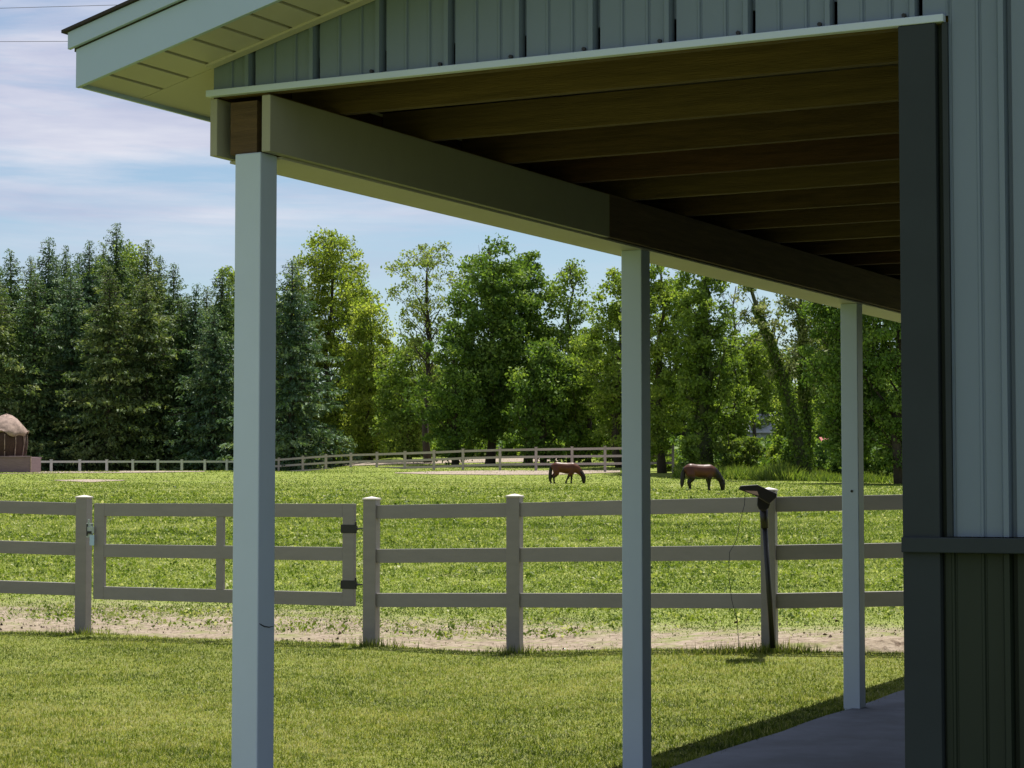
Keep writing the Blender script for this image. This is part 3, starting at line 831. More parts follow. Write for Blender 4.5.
# ------------------------------------------------------------------ trees
def leaf_polys(cent, size, rng, up=.35, aspect=.62, elong=None):
    """irregular 4-corner leaf sprays at the centres; returns (n*4,3)"""
    n = len(cent)
    nrm = rng.normal(size=(n, 3)); nrm[:, 2] = nrm[:, 2]*.8+up
    nrm /= np.linalg.norm(nrm, axis=1)[:, None]+1e-9
    t = rng.normal(size=(n, 3)) if elong is None else elong + rng.normal(size=(n, 3))*.35
    t -= nrm*np.sum(t*nrm, 1)[:, None]; t /= np.linalg.norm(t, axis=1)[:, None]+1e-9
    b = np.cross(nrm, t)
    s = (size*(.65+.7*rng.random(n)))[:, None]
    w = s*aspect
    j = lambda: (.75+.5*rng.random((n, 1)))
    p0 = cent - t*s*.5*j(); p1 = cent + b*w*.5*j() + t*s*.1*rng.normal(size=(n, 1)) + nrm*s*.10
    p2 = cent + t*s*.5*j(); p3 = cent - b*w*.5*j() + t*s*.1*rng.normal(size=(n, 1)) + nrm*s*.10
    return np.stack([p0, p1, p2, p3], 1).reshape(-1, 3)

def crown_profile(kind):
    if kind == 'round': return [(0, .35), (.15, .75), (.4, 1.0), (.65, .92), (.85, .62), (1, .18)]
    if kind == 'tall': return [(0, .45), (.2, .85), (.45, 1.0), (.7, .75), (.88, .42), (1, .12)]
    if kind == 'oval': return [(0, .3), (.2, .7), (.5, 1.0), (.75, .85), (.9, .55), (1, .15)]
    if kind == 'vase': return [(0, .25), (.3, .55), (.6, .9), (.8, 1.0), (.92, .75), (1, .3)]
    if kind == 'dome': return [(0, .75), (.3, 1.0), (.55, .98), (.75, .82), (.9, .55), (1, .2)]
    if kind == 'bush': return [(0, .9), (.3, 1.0), (.7, .8), (1, .25)]

def broadleaf(name, label, u, d, vtop, wpx, mat, seed, base_frac=.25, shape='round', clumps=70, leaves=110, leaf=.34, crad=1.0,
              trunk_r=.32, lean=(0, 0), bark='bark', group=None, cat='tree', limbs=9, forks=None, vbase=None, flat=.7):
    rng = np.random.default_rng(seed)
    if cat == 'tree' and group is None and clumps > 40: clumps = int(clumps*1.18); wpx *= 1.04; leaves = int(leaves*1.12); leaf *= .9
    l = lat_of(u, d); z = tz(l, d) - .1
    H = (497.5-vtop)*d/F_PX + 1.65 - z
    Rw = wpx*d/F_PX/2
    x, y, _ = W(l, d)
    root = empty(name, (x, y, z)); tag(root, label, cat, group)
    zb = H*base_frac
    pr = crown_profile(shape)
    la = np.array([lean[0]*RT[0], lean[0]*RT[1]])     # lean in metres at top, sideways
    def axis(t):
        return np.array([la[0]*t**1.2, la[1]*t**1.2, H*t])
    # trunk
    tp = []; tr = []
    wob = rng.normal(size=(9, 2))*.012*H*(.35 if bark == 'ivybark' else 1)
    for k in range(9):
        t = k/8*.93
        a = axis(t); a[:2] += wob[k]*(k > 0); tp.append(a); tr.append(trunk_r*(1-t*.93)*(1.25 if k == 0 else 1)+.015)
    tm = MB(); tm.tube(tp, tr, 8)
    # clump centres inside the crown's envelope, spaced apart
    cs = []
    tries = 0
    while len(cs) < clumps and tries < clumps*40:
        tries += 1
        s = rng.random()
        w = np.interp(s, [p[0] for p in pr], [p[1] for p in pr])
        if rng.random() > w*.9+.1: continue
        an = rng.random()*2*math.pi; rr = Rw*w*(rng.random()**.45)*(.86+.16*math.sin(3*an+seed)+.12*math.sin(5*an+seed*2+s*6))
        a = axis(zb/H + s*(1-zb/H)*.96)
        c = np.array([a[0]+rr*math.cos(an), a[1]+rr*math.sin(an), a[2]])
        if any(np.linalg.norm((c-q)*np.array([1, 1, 1.3])) < crad*.64 for q in cs): continue
        cs.append(c)
    cs = np.array(cs)
    # limbs: from the trunk towards clumps
    order = rng.permutation(len(cs))
    for i, ci in enumerate(order[:limbs*4]):
        c = cs[ci]
        hd = np.linalg.norm(c[:2]-axis(c[2]/H)[:2])
        t0 = max(.12, (c[2]-hd*(.9+.5*rng.random()))/H); t0 = min(t0, .88)
        a = axis(t0); k0 = trunk_r*(1-t0*.93)
        big = i < limbs
        r0 = k0*(.5 if big else .25)
        m1 = a + (c-a)*.4 + np.array([0, 0, .06*H*(.3+rng.random()*.4)])*(1 if big else .5) + rng.normal(size=3)*.02*H
        m2 = a + (c-a)*.75 + rng.normal(size=3)*.015*H
        tm.tube([a, m1, m2, c], [r0, r0*.7, r0*.4, .02], 6 if big else 5, cap=False)
    # twigs
    for ci in range(len(cs)):
        for k in range(2):
            c = cs[ci]; q = c + rng.normal(size=3)*crad*.5; 
            tm.tube([c + (axis(c[2]/H*.9)-c)*.18, c, q], [.03, .022, .008], 4, cap=False)
    tm.build('trunk', M[bark], root, smooth=True)
    if bark == 'ivybark':
        m_ = 2600; t = .02+.72*rng.random(m_)**.8; an = rng.random(m_)*6.28
        ax = np.array([np.interp(t*8/.93, range(9), [p[i] for p in tp]) for i in range(3)]).T
        rr = np.interp(t*8/.93, range(9), tr)*1.0 + .28*(1-t)*rng.random(m_)+.12*rng.random(m_)
        iv = ax + np.stack([rr*np.cos(an), rr*np.sin(an), rng.normal(size=m_)*.1], -1)
        np_mesh('ivy', leaf_polys(iv, np.full(m_, .24), rng), 4, M['midgreen'], root, rng.random(m_)*.7)
    # leaves
    n = int(len(cs)*leaves)
    idx = rng.integers(0, len(cs), n)
    g = rng.normal(size=(n, 3)); g /= np.linalg.norm(g, axis=1)[:, None]
    rad = crad*(.55+.75*rng.random(len(cs)))
    off = g*(rng.random(n)**.5)[:, None]*rad[idx][:, None]
    off[:, 2] *= flat
    cent = cs[idx]+off
    keep = cent[:, 2] > .15
    cent = cent[keep]; idx = idx[keep]
    ct_ = rng.random(len(cs))
    tint = np.clip(.45*ct_[idx]+.55*rng.random(len(idx))**1.1, 0, 1)
    vs = leaf_polys(cent, np.full(len(cent), leaf), rng)
    np_mesh('crown', vs, 4, M[mat], root, tint)
    return root

def conifer(name, label, u, d, vtop, wpx, mat, seed, group=None, base=.04, leaf=.46, dens=1.0, droop=.45, ragged=.28):
    rng = np.random.default_rng(seed)
    l = lat_of(u, d); z = tz(l, d)-.1
    H = (497.5-vtop)*d/F_PX + 1.65 - z
    Rb = wpx*d/F_PX/2
    x, y, _ = W(l, d)
    root = empty(name, (x, y, z)); tag(root, label, 'tree', group)
    tm = MB(); bend = rng.normal(size=2)*.01*H
    tm.tube([(bend[0]*t*t, bend[1]*t*t, H*t) for t in (0, .25, .5, .75, .97)], [.36, .28, .2, .1, .02], 8)
    cents = []; el = []; sz_ = []; tints = []
    zc = H*base
    while zc < H*.985:
        t = zc/H
        nb = int(rng.integers(6, 9)) if t < .8 else int(rng.integers(4, 6))
        a0 = rng.random()*6.28
        for k in range(nb):
            an = a0+k*2*math.pi/nb+rng.normal()*.22
            Lb = 1.2*Rb*((1-t)**.8)*(1.0+ragged*rng.normal()*1.15)+.16
            Lb = max(.18, min(Lb, Rb*1.4))
            if t < .15: Lb *= .8+.2*t/.15
            dirv = np.array([math.cos(an), math.sin(an), 0])
            m = max(4, int(Lb*9.5*dens))
            s = (np.arange(m)+rng.random(m))/m
            s = s**.8
            drop = droop*(1-t*.9)
            zz = zc + Lb*(.10*s - drop*s**1.5 + .22*drop*s**4) + (.25*Lb*s if t > .85 else 0)
            side = np.array([-math.sin(an), math.cos(an), 0])
            wid = Lb*.26*np.sin(np.pi*np.clip(s*.85+.12, 0, 1))
            p = bend[None, 0:1]*0 + dirv[None, :]*(Lb*s)[:, None]
            lo = rng.normal(size=m)*wid*.75
            p = p + side[None, :]*lo[:, None]
            p[:, 2] = zz + rng.normal(size=m)*.07 - np.abs(lo)*.25
            p[:, 0] += bend[0]*t*t; p[:, 1] += bend[1]*t*t
            cents.append(p); e = np.tile(dirv, (m, 1)) + side[None, :]*(lo/np.maximum(wid, .1)*.6)[:, None]; e[:, 2] -= .35
            el.append(e); sz_.append(np.full(m, leaf*(1.0 if t < .7 else 1.0-1.9*(t-.7)))); tints.append(np.clip(rng.random()**1.4*.6+.45*rng.random(m)**1.2, 0, 1))
            if Lb > .8 and k % 2 == 0:
                tm.tube([(bend[0]*t*t, bend[1]*t*t, zc), tuple(dirv*Lb*.5+np.array([0, 0, zc+Lb*(.05-drop*.35)])), tuple(dirv*Lb*.85+np.array([0, 0, zc+Lb*(.085-drop*.66)]))], [.045, .03, .012], 4, cap=False)
        zc += (.36+.26*rng.random())*(1 if t < .75 else .6)
    tm.build('trunk', M['bark'], root, smooth=True)
    cents = np.concatenate(cents); el = np.concatenate(el); s = np.concatenate(sz_); ti = np.concatenate(tints)
    # second, hanging spray below each one
    c2 = cents + rng.normal(size=cents.shape)*np.array([.14, .14, .08])*np.clip(s/leaf, .3, 1)[:, None] - np.array([0, 0, .13])
    cents = np.concatenate([cents, c2]); el = np.concatenate([el, el*np.array([.5, .5, 1])-np.array([0, 0, .6])]); s = np.concatenate([s, s*.85]); ti = np.concatenate([ti, np.clip(ti+rng.normal(size=len(ti))*.15, 0, 1)])
    vs = leaf_polys(cents, s, rng, up=.9, aspect=.42, elong=el)
    np_mesh('crown', vs, 4, M[mat], root, ti)
    return root

G1 = 'spruces in the tall row on the left'
con = [
 # u, d, vtop, wpx, mat, label
 (-14, 205, 250, 74, 'spruce', 'dark spruce cut off by the left picture edge'),
 (12, 214, 247, 58, 'spruce', 'thin pointed spruce behind the hay feeder'),
 (43, 210, 234, 66, 'bluespruce', 'spruce with a broad dark top above the hay feeder right side'),
 (64, 217, 245, 54, 'spruce', 'slim spruce tip between two broader spruces on the left'),
 (86, 208, 238, 64, 'bluespruce', 'blue green spruce just left of the tallest spruce'),
 (113, 212, 219, 70, 'spruce', 'tallest dark spruce rising above the left row'),
 (144, 206, 237, 72, 'olive', 'broad olive spruce just right of the tallest spruce'),
 (174, 212, 262, 64, 'spruce', 'narrow pointed spruce with open sky on both sides of its tip'),
 (191, 204, 283, 58, 'bluespruce', 'lower spruce right of the narrow pointed spruce'),
 (219, 210, 266, 66, 'spruce', 'spruce half hidden behind the nearest porch post'),
 (291, 189, 258, 86, 'bluespruce', 'big dark blue spruce in front of the yellow green tree'),
 (268, 205, 262, 80, 'spruce', 'dark spruce mostly hidden by the nearest porch post'),
]
for i, (u, d, vt, w, m_, lab) in enumerate(con):
    conifer('spruce_tree', lab, u, d+4, vt-2, w*1.24, m_, 100+i, G1 if u < 240 else None, droop=.42 if m_ != 'olive' else .35, ragged=.3)
front = [(-6, 276, 94), (33, 268, 90), (72, 264, 86), (108, 262, 90), (146, 270, 92), (182, 294, 84), (214, 302, 84)]
fl_lab = ['lower olive conifer at the picture edge behind the hay feeder', 'lower olive conifer right above the hay feeder dome', 'shorter conifer below the slim spruce tip', 'shorter olive conifer standing before the tallest spruce',
          'shorter conifer before the broad olive spruce', 'shorter conifer below the narrow pointed spruce', 'shorter conifer touching the nearest porch post on its left']
for i, (u, vt, w) in enumerate(front):
    conifer('conifer_tree', fl_lab[i], u, 203+(i % 3)*2, vt, w, ('olive', 'spruce', 'bluespruce', 'olive')[i % 4], 140+i, 'shorter conifers before the spruce row', droop=.5, ragged=.34)
for i, (u, vt, w) in enumerate([(-4, 272, 70), (28, 262, 66), (56, 262, 66), (76, 258, 64), (100, 248, 66), (126, 246, 70), (158, 262, 66), (205, 292, 62), (186, 300, 60)]):
    conifer('spruce_tree', 'spruce deep in the left row with only its upper part showing between nearer ones', u, 226+(i % 2)*3, vt-9, w*1.15, ('spruce', 'olive', 'bluespruce')[i % 3], 170+i, 'spruces behind the left row', droop=.4, ragged=.3, base=.15)
# broadleaf crowns behind the spruces
broadleaf('broadleaf_tree', 'light green broadleaf tree showing between the two tallest left spruces', 130, 224, 240, 60, 'midgreen', 31, .3, 'oval', 60, 90, .36, 1.2)
broadleaf('broadleaf_tree', 'light green broadleaf tree just left of the nearest porch post', 228, 224, 250, 50, 'yellowgreen', 32, .3, 'oval', 50, 90, .36, 1.2)
broadleaf('broadleaf_tree', 'light green broadleaf tree deep behind the left spruces', 96, 226, 250, 60, 'midgreen', 33, .3, 'oval', 50, 90, .36, 1.2)

broadleaf('willow_tree', 'tall broad yellow green tree right of the nearest porch post', 330, 208, 223, 118, 'willow', 41, .05, 'dome', 330, 100, .31, 1.15, .4, limbs=16)
broadleaf('broadleaf_tree', 'lower yellow green tree leaning out from the tall yellow green tree', 370, 198, 292, 60, 'willow', 42, .05, 'dome', 120, 105, .30, 1.0, .25)
broadleaf('ash_tree', 'sparse pale tree with bare branches showing against the sky', 428, 185, 238, 100, 'paleleaf', 43, .34, 'vase', 90, 40, .27, .85, .30, limbs=18)
broadleaf('maple_tree', 'tallest dark green maple in the middle of the tree line', 490, 180, 232, 92, 'maple', 44, .12, 'oval', 150, 125, .33, 1.1, .36, limbs=12)
broadleaf('maple_tree', 'dark maple with a bumpy top right of the tallest maple', 528, 184, 243, 78, 'maple', 45, .15, 'oval', 110, 120, .33, 1.05, .33, limbs=12)
broadleaf('broadleaf_tree', 'loose topped tree halfway between the maples and the middle porch post', 571, 182, 250, 70, 'midgreen', 46, .15, 'tall', 95, 75, .30, .95, .3, limbs=14)
broadleaf('broadleaf_tree', 'pale yellow green tree just left of the middle porch post', 620, 172, 262, 72, 'yellowgreen', 47, .06, 'oval', 105, 95, .30, 1.0, .3)
broadleaf('broadleaf_tree', 'shorter dark tree below the sparse pale tree', 455, 178, 318, 84, 'maple', 48, .06, 'round', 95, 110, .32, 1.0, .26)
broadleaf('broadleaf_tree', 'shorter mid green tree below the sparse pale tree beside the yellow green tree', 408, 190, 332, 70, 'midgreen', 49, .05, 'round', 85, 105, .32, 1.0, .24)
broadleaf('broadleaf_tree', 'lower mid green tree under the loose topped tree', 588, 178, 330, 80, 'midgreen', 50, .05, 'round', 90, 105, .32, 1.0, .24)
broadleaf('broadleaf_tree', 'lower leafy tree in front of the maple trunks', 543, 176, 338, 74, 'maple', 51, .06, 'round', 85, 105, .32, 1.0, .24)
# right side
broadleaf('ivy_tree', 'thick ivy clad tree behind the dark bay horse', 704, 152, 226, 84, 'midgreen', 61, .2, 'tall', 110, 105, .27, .9, .62, bark='ivybark', limbs=12)
broadleaf('broadleaf_tree', 'bushy mid green tree just right of the middle porch post', 662, 156, 244, 84, 'yellowgreen', 62, .05, 'oval', 130, 105, .27, .9, .3)
broadleaf('broadleaf_tree', 'brownish blossoming tree with the trunk leaning left', 806, 146, 246, 50, 'blossom', 63, .42, 'tall', 34, 60, .22, .62, .42, lean=(-4.6, 0), bark='ivybark', limbs=12)
broadleaf('broadleaf_tree', 'upright ivy clad tree beside the leaning trunk', 808, 150, 250, 60, 'blossom', 64, .34, 'oval', 50, 75, .24, .8, .32, bark='ivybark', lean=(-.5, 0), limbs=10)
broadleaf('maple_tree', 'dense dark maple around the far porch post', 850, 138, 240, 92, 'maple', 65, .08, 'oval', 150, 115, .26, .85, .34)
broadleaf('maple_tree', 'dense dark maple partly hidden by the barn corner', 900, 136, 232, 104, 'maple', 66, .08, 'oval', 150, 115, .26, .85, .34)
broadleaf('broadleaf_tree', 'small olive tree between the ivy clad tree and the leaning trunk', 752, 176, 330, 72, 'yellowgreen', 67, .42, 'round', 95, 95, .27, .9, .2)
broadleaf('broadleaf_tree', 'slim olive tree left of the small grey house', 735, 160, 352, 44, 'midgreen', 68, .1, 'round', 55, 90, .26, .75, .2)
broadleaf('broadleaf_tree', 'leafy tree filling the gap right of the leaning trunk', 832, 158, 300, 56, 'maple', 70, .34, 'oval', 80, 95, .26, .85, .2)
broadleaf('broadleaf_tree', 'low olive tree just right of the grey house', 794, 168, 382, 46, 'yellowgreen', 71, .06, 'round', 46, 80, .26, .8, .14)
broadleaf('broadleaf_tree', 'bare dark tree reaching into the sky gap', 734, 170, 272, 56, 'midgreen', 69, .4, 'vase', 26, 2, .26, .8, .22, limbs=16)
# wood behind
gbk = 'trees in the shaded wood behind the paddock'
k = 0
for row, (dd, v0, step, off) in enumerate(((232, 372, 40, 0), (262, 352, 46, 20), (300, 358, 50, 8))):
    for u in np.arange(236+off, 960, step):
        if 735 < u < 800 and row == 0: continue
        rg = random.Random(900+k)
        vt = v0 + rg.uniform(-14, 22)
        if 380 < u < 412 or 586 < u < 612: vt += 14
        broadleaf('forest_tree', 'leafy tree in the shaded wood behind the front trees', float(u)+rg.uniform(-8, 8), dd, vt, rg.uniform(54, 74), rg.choice(['maple', 'midgreen', 'maple']), 500+k, .03, 'oval', 46, 95, .46, 1.3, .26, group=gbk)
        k += 1
for k2, u in enumerate(np.arange(-20, 240, 40)):
    broadleaf('forest_tree', 'leafy tree in the shaded wood behind the left spruces', float(u), 236, 300+15*(k2 % 3), 70, 'maple', 700+k2, .03, 'oval', 46, 95, .46, 1.3, .26, group='trees in the wood behind the left spruces')
# low growth deep in the wood that closes the view under the crowns
rng = np.random.default_rng(77)
n = 90000
u = 210+760*rng.random(n); d = 318+50*rng.random(n); lat = lat_of(u, d)
hh = 7.5+2.0*np.sin(u*.07)+1.5*np.sin(u*.19+1)
cent = WP(lat, d, terrain(lat, d)+hh*rng.random(n))
o = np_mesh('distant_wood', leaf_polys(cent, np.full(n, .85), rng), 4, M['maple'], None, rng.random(n)*.8); tag(o, kind='stuff')
n = 60000
u = 300+640*rng.random(n); d0 = np.interp(u, [300, 380, 560, 640, 700, 1400], [216, 208, 206, 198, 156, 149])
d = d0 + 48*rng.random(n); lat = lat_of(u, d)
hh = .25+1.5*fbm(lat, d, 5.0, 4)**2*2
cent = WP(lat, d, terrain(lat, d)+.2+hh*rng.random(n))
o = np_mesh('woodland_undergrowth', leaf_polys(cent, np.full(n, .42), rng), 4, M['maple'], None, rng.random(n)*.9); tag(o, kind='stuff')
for k2, u in enumerate((962, 1022, 1085, 1150, 1220)):
    broadleaf('maple_tree', 'dark maple standing in the row beyond the barn', u, 146+4*(k2 % 2), 236+8*(k2 % 3), 96, 'maple', 760+k2, .06, 'oval', 40, 170, .42, 1.1, .34, group='maples behind the barn')
# understorey shrubs
ush = [(388, 205, 432, 44), (420, 204, 428, 40), (450, 206, 434, 46), (482, 204, 430, 44), (515, 202, 434, 44), (548, 200, 428, 46), (582, 198, 430, 46), (614, 190, 428, 44), (645, 172, 424, 44), (350, 214, 428, 50)]
for i, (u, d, vt, w) in enumerate(ush):
    broadleaf('shrub', 'dark leafy shrub in the understorey behind the curving fence', u, d, vt, w, ('maple', 'midgreen')[i % 2], 300+i, .0, 'bush', 22, 90, .34, .8, .06, group='understorey shrubs behind the curving fence', cat='shrub', limbs=3)
ush = [(658, 161, 436, 36), (690, 150, 434, 26), (728, 151, 428, 40), (750, 152, 434, 34), (782, 153, 436, 30), (792, 151, 440, 28), (842, 148, 440, 26), (862, 146, 436, 40), (888, 144, 432, 40), (915, 143, 430, 44)]
slab_ = ['bright shrub beside the end post of the curving fence', 'bright shrub left of the thick ivy clad trunk', 'bright shrub right of the thick ivy clad trunk', 'bright low shrub below the slim olive tree', 'rounded bright shrub below the grey house', 'low shrub at the foot of the leaning trunk',
         'shrub left of the far porch post foot', 'dark shrub between the far porch post and the barn corner', 'dark shrub beside the barn corner', 'dark shrub mostly hidden by the barn corner']
for i, (u, d, vt, w) in enumerate(ush):
    broadleaf('shrub', slab_[i], u, d, vt, w, ('reed', 'midgreen', 'reed', 'reed', 'yellowgreen', 'maple', 'maple', 'maple', 'maple', 'maple')[i], 330+i, .0, 'bush', 22, 85, .26, .55, .05, cat='shrub', limbs=3)

# ------------------------------------------------------------------ grass
def blades(name, lat, d, z, h, w, mat, seed, lean=.5, tintpow=1.0, patch=0.0):
    rng = np.random.default_rng(seed)
    n = len(lat)
    base = WP(lat, d, z)
    an = rng.random(n)*2*math.pi
    side = np.stack([np.cos(an), np.sin(an), np.zeros(n)], -1)
    la = rng.random(n)*2*math.pi; lm = rng.random(n)*lean*h
    tip = base + np.stack([np.cos(la)*lm, np.sin(la)*lm, h*(.9-.3*lm/np.maximum(h, 1e-6))], -1)
    v = np.stack([base-side*w[:, None]*.5, base+side*w[:, None]*.5, tip], 1).reshape(-1, 3)
    q_ = lat*.5                                          # patches drawn out sideways like trodden, grazed turf
    big = (fbm(q_, d, 2.4, seed)-.5) + .6*(fbm(q_, d, 7.0, seed+20)-.5); mid = fbm(lat, d, .5, seed+5)-.5; fine = vn(lat, d, .07*np.clip(1, 1, 1), seed+9)-.5
    tint = np.clip(.42 + .62*(rng.random(n)-.5) + patch*(1.1*big + .9*mid + .8*fine), 0, .93)
    tint = np.where(rng.random(n) < .05, .98, tint)
    o = np_mesh(name, v, 3, mat, None, tint)
    tag(o, kind='stuff')
    return o

def slab_edge_x(Y): return SLAB_X+0*Y

rng = np.random.default_rng(7)
n = 900000
d = 9.0 + 19*rng.random(n)**1.0
lat = (rng.random(n)*2-1)*(d*.24+.9)
# thin out with distance so that blades per picture area stay even
fd = np.interp(lat, F_LAT, F_D)
edge = fd + .06 + .10*np.sin(lat*2.1)+.06*np.sin(lat*5.3+1) + rng.normal(size=n)*.05
P0 = WP(lat, d, 0)
ok = (d < edge) & ~((P0[:, 0] > slab_edge_x(P0[:, 1])+.035*rng.normal(size=n)) & (P0[:, 1] > -2.05)) & (rng.random(n) < np.clip(13.0/d, .3, 1)) & ~((P0[:, 0] > 2.9) & (P0[:, 1] > -.1))
lat, d = lat[ok], d[ok]
X = WP(lat, d, 0)
pv = .5+.5*np.sin(X[:, 0]*1.9+1.5*np.sin(X[:, 1]*1.1))*np.sin(X[:, 1]*1.3+1.2*np.sin(X[:, 0]*.8))
h = (.016+.022*rng.random(len(lat)))*(1+.5*pv)
nearslab = np.abs(X[:, 0]-slab_edge_x(X[:, 1])) < .12
h = np.where(nearslab, h*1.5, h)
blades('lawn_grass', lat, d, terrain(lat, np.minimum(d, np.interp(lat, F_LAT, F_D)-.001)), h, .007+.007*rng.random(len(lat)), M['lawnblade'], 8, 1.5, 1.0, .75)
# pasture: spread evenly over the picture rows, so tufts grow and thin out with distance
n = 1050000
q = rng.random(n)
d = 1/(1/22.5 + (1/212-1/22.5)*q**.62)
lat = (rng.random(n)*2-1)*(d*.245+1.5)
fd = np.interp(lat, F_LAT, F_D)
away = d-fd
pd = np.clip((away-.3)/7.4 + np.clip((lat-.6)/9, 0, .3)*(away > .3), 0, 1)
blot = np.clip((fbm(lat*.45, d, .9, 3)-.42)*4.5, 0, 1)
ok = (away > .25) & ((d < 138) | (lat/d < .055) | (d < 150)) & ~((d > 146) & (lat/d < -.15) & (d > 168)) & (rng.random(n) < (pd**2.3 + .16*blot*(away > .5) + .45*blot*np.clip((away-1)/2.5, 0, 1)))
lat, d, blot = lat[ok], d[ok], blot[ok]
h = (.022+.032*rng.random(len(lat)))*(1+.8*(rng.random(len(lat)) < .06))*np.clip(d/34, .8, 1.8)
w = (.012+.016*rng.random(len(lat)))*np.clip(d/26, .8, 4.5)
blades('pasture_grass', lat, d, terrain(lat, d)-.01, h, w, M['pastureblade'], 9, 1.3, 1.0, .8)
# clods and droppings lying on the trodden strip
n = 2600
lat = -7.5+13*rng.random(n); aw = .15+5.2*rng.random(n)**1.3; d = np.interp(lat, F_LAT, F_D)+aw
ok = fbm(lat*.5, d, .8, 6) > .52
lat, d = lat[ok], d[ok]
cl = WP(lat, d, terrain(lat, d)+.008)
o = np_mesh('dirt_clods', leaf_polys(cl, .015+.035*rng.random(len(lat))**2, rng, up=.6, aspect=.8), 4, M['clod'], None, rng.random(len(lat))); tag(o, kind='stuff')
# broad leaved weeds and clover heads dotted over the pasture
n = 5200
d = 1/(1/25 + (1/120-1/25)*rng.random(n)**.8); lat = (rng.random(n)*2-1)*(d*.245+1)
ok = ((d - np.interp(lat, F_LAT, F_D)) > 1.2) & (fbm(lat*.5, d, 3.0, 12) > .46)
lat, d = lat[ok], d[ok]; k = 9
la = np.repeat(lat, k)+rng.normal(size=len(lat)*k)*.055*np.repeat(np.clip(d/35, 1, 2), k); da = np.repeat(d, k)+rng.normal(size=len(lat)*k)*.09
cl = WP(la, da, terrain(la, da)+.02+.07*rng.random(len(la))*np.repeat(np.clip(d/35, 1, 2), k))
tn = np.clip(np.repeat(rng.random(len(lat)), k)*.75+.2*rng.random(len(la)), 0, .9)
tn = np.where(rng.random(len(la)) < .04, 1.0, tn)
o = np_mesh('pasture_weeds', leaf_polys(cl, .05*np.repeat(np.clip(d/30, 1, 3), k), rng, up=.7, aspect=.6), 4, M['pastureblade'], None, tn); tag(o, kind='stuff')
# taller weeds round the post feet
ll = []; dd_ = []
for (l0, d0, k, s) in ((-5.25, 26.5, 160, .13), (-1.57, 24.15, 160, .12), (.02, 23.5, 160, .12), (2.58, 22.0, 420, .17), (2.2, 21.95, 260, .2)):
    ll.append(l0+rng.normal(size=k)*s*1.5); dd_.append(d0+rng.normal(size=k)*s*.5)
ll = np.concatenate(ll); dd_ = np.concatenate(dd_)
blades('foot_weeds', ll, dd_, terrain(ll, dd_)-.01, .06+.12*rng.random(len(ll)), .01+.008*rng.random(len(ll)), M['lawnblade'], 10, .6)
# tall rank grass along the right tree line
n = 26000
u = 676+254*rng.random(n); d = 141+9*rng.random(n) + np.interp(u, [640, 700, 800, 930], [6, 4, 1, -5])
lat = lat_of(u, d)
blot = .5+.5*np.sin(u*.11)*np.sin(u*.037+1)
ok = rng.random(n) < .45+.55*blot
lat, d, u = lat[ok], d[ok], u[ok]
h = (.4+1.05*rng.random(len(lat))**1.5)*np.interp(u, [640, 680, 790, 830, 930], [.4, 1, 1, .5, .45])*(.75+.35*blot[ok])
blades('tall_grass', lat, d, terrain(lat, d)-.02, h, .06+.10*rng.random(len(lat)), M['reed'], 11, .9, 1.0, .4)

# ------------------------------------------------------------------ light, sky, camera
SUN_EL, SUN_AZ = R(69), R(-9)
sd = bpy.data.lights.new('sun', 'SUN'); sd.energy = 5.0; sd.angle = R(.53); sd.color = (1.0, .955, .88)
so = bpy.data.objects.new('sun', sd); COL.objects.link(so)
S = Vector((math.sin(SUN_AZ)*math.cos(SUN_EL), math.cos(SUN_AZ)*math.cos(SUN_EL), math.sin(SUN_EL)))
so.rotation_euler = S.to_track_quat('Z', 'Y').to_euler(); so.location = (0, 0, 40)

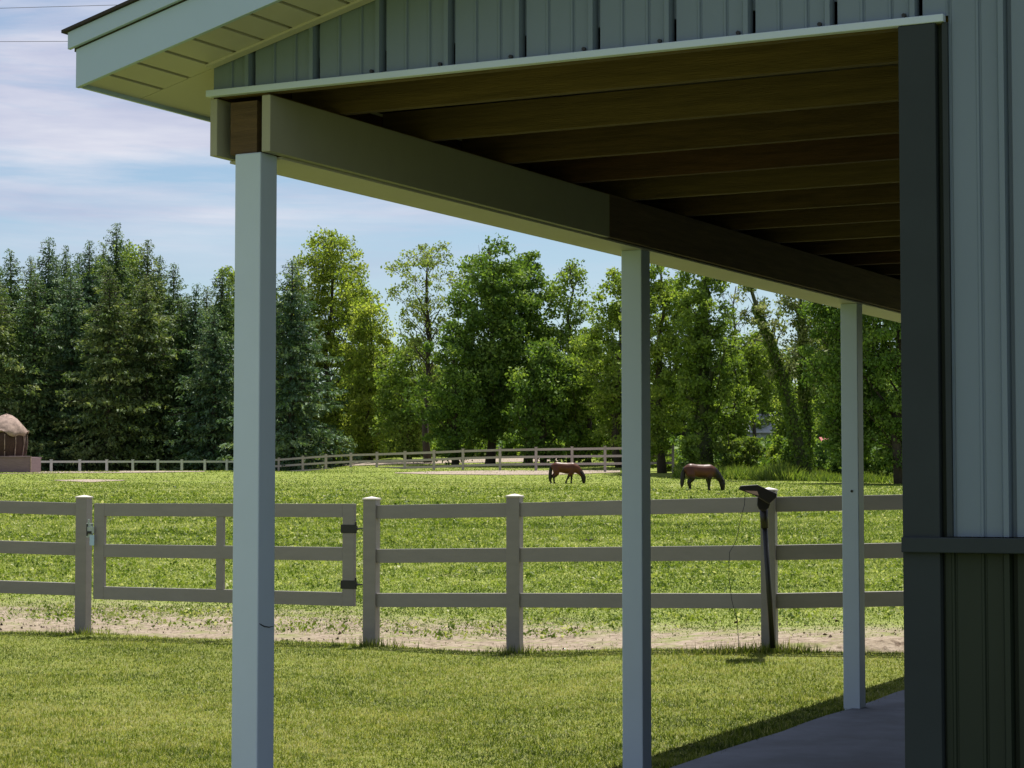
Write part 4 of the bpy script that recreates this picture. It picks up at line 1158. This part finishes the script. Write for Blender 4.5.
w = bpy.data.worlds.new('World'); scene.world = w; w.use_nodes = True
nt = w.node_tree; L = nt.links.new
for n_ in list(nt.nodes): nt.nodes.remove(n_)
out = N(nt, 'ShaderNodeOutputWorld'); bg = N(nt, 'ShaderNodeBackground'); L(bg.outputs[0], out.inputs[0])
bg.inputs[1].default_value = .064
sky = N(nt, 'ShaderNodeTexSky'); sky.sky_type = 'NISHITA'; sky.sun_disc = False
sky.sun_elevation = SUN_EL; sky.sun_rotation = SUN_AZ; sky.altitude = 200; sky.air_density = 1.0; sky.dust_density = .2; sky.ozone_density = 1.6
tc = N(nt, 'ShaderNodeTexCoord'); sp = N(nt, 'ShaderNodeSeparateXYZ'); L(tc.outputs['Generated'], sp.inputs[0])
mp = N(nt, 'ShaderNodeMapping'); mp.vector_type = 'POINT'; mp.inputs['Rotation'].default_value = (0, 0, YAW); mp.inputs['Scale'].default_value = (2.2, 2.2, 17)
L(tc.outputs['Generated'], mp.inputs[0])
n1 = N(nt, 'ShaderNodeTexNoise'); n1.inputs['Scale'].default_value = 1.7; n1.inputs['Detail'].default_value = 9; n1.inputs['Roughness'].default_value = .6; n1.inputs['Distortion'].default_value = .35
L(mp.outputs[0], n1.inputs[0])
mr = N(nt, 'ShaderNodeMapRange'); mr.inputs[1].default_value = .38; mr.inputs[2].default_value = .58
L(n1.outputs[0], mr.inputs[0])
mz = N(nt, 'ShaderNodeMapRange'); mz.inputs[1].default_value = .085; mz.inputs[2].default_value = .135; L(sp.outputs[2], mz.inputs[0])
mm = N(nt, 'ShaderNodeMath', operation='MULTIPLY'); L(mr.outputs[0], mm.inputs[0]); L(mz.outputs[0], mm.inputs[1])
m2 = N(nt, 'ShaderNodeMath', operation='MULTIPLY'); L(mm.outputs[0], m2.inputs[0]); m2.inputs[1].default_value = .9
mx = N(nt, 'ShaderNodeMix'); mx.data_type = 'RGBA'; L(m2.outputs[0], mx.inputs[0])
L(sky.outputs[0], mx.inputs[6]); n3 = N(nt, 'ShaderNodeTexNoise'); n3.inputs['Scale'].default_value = 4.0; n3.inputs['Detail'].default_value = 8; n3.inputs['Roughness'].default_value = .55
L(mp.outputs[0], n3.inputs[0])
rc = ramp(nt, [(.35, (5.0, 5.25, 6.9)), (.68, (7.6, 7.6, 8.4))], n3.outputs[0]); L(rc.outputs[0], mx.inputs[7])
L(mx.outputs[2], bg.inputs[0])

cd = bpy.data.cameras.new('camera'); cam = bpy.data.objects.new('camera', cd); COL.objects.link(cam)
cd.sensor_width = 36; cd.lens = 36*F_PX/1024; cd.clip_end = 6000; cd.clip_start = .1
cam.location = tuple(CAM); cam.rotation_euler = (math.pi/2+PITCH, 0, -YAW)
scene.camera = cam
vs = scene.view_settings
vs.view_transform = 'Standard'; vs.look = 'None'; vs.gamma = 1; vs.exposure = .72; vs.use_curve_mapping = False
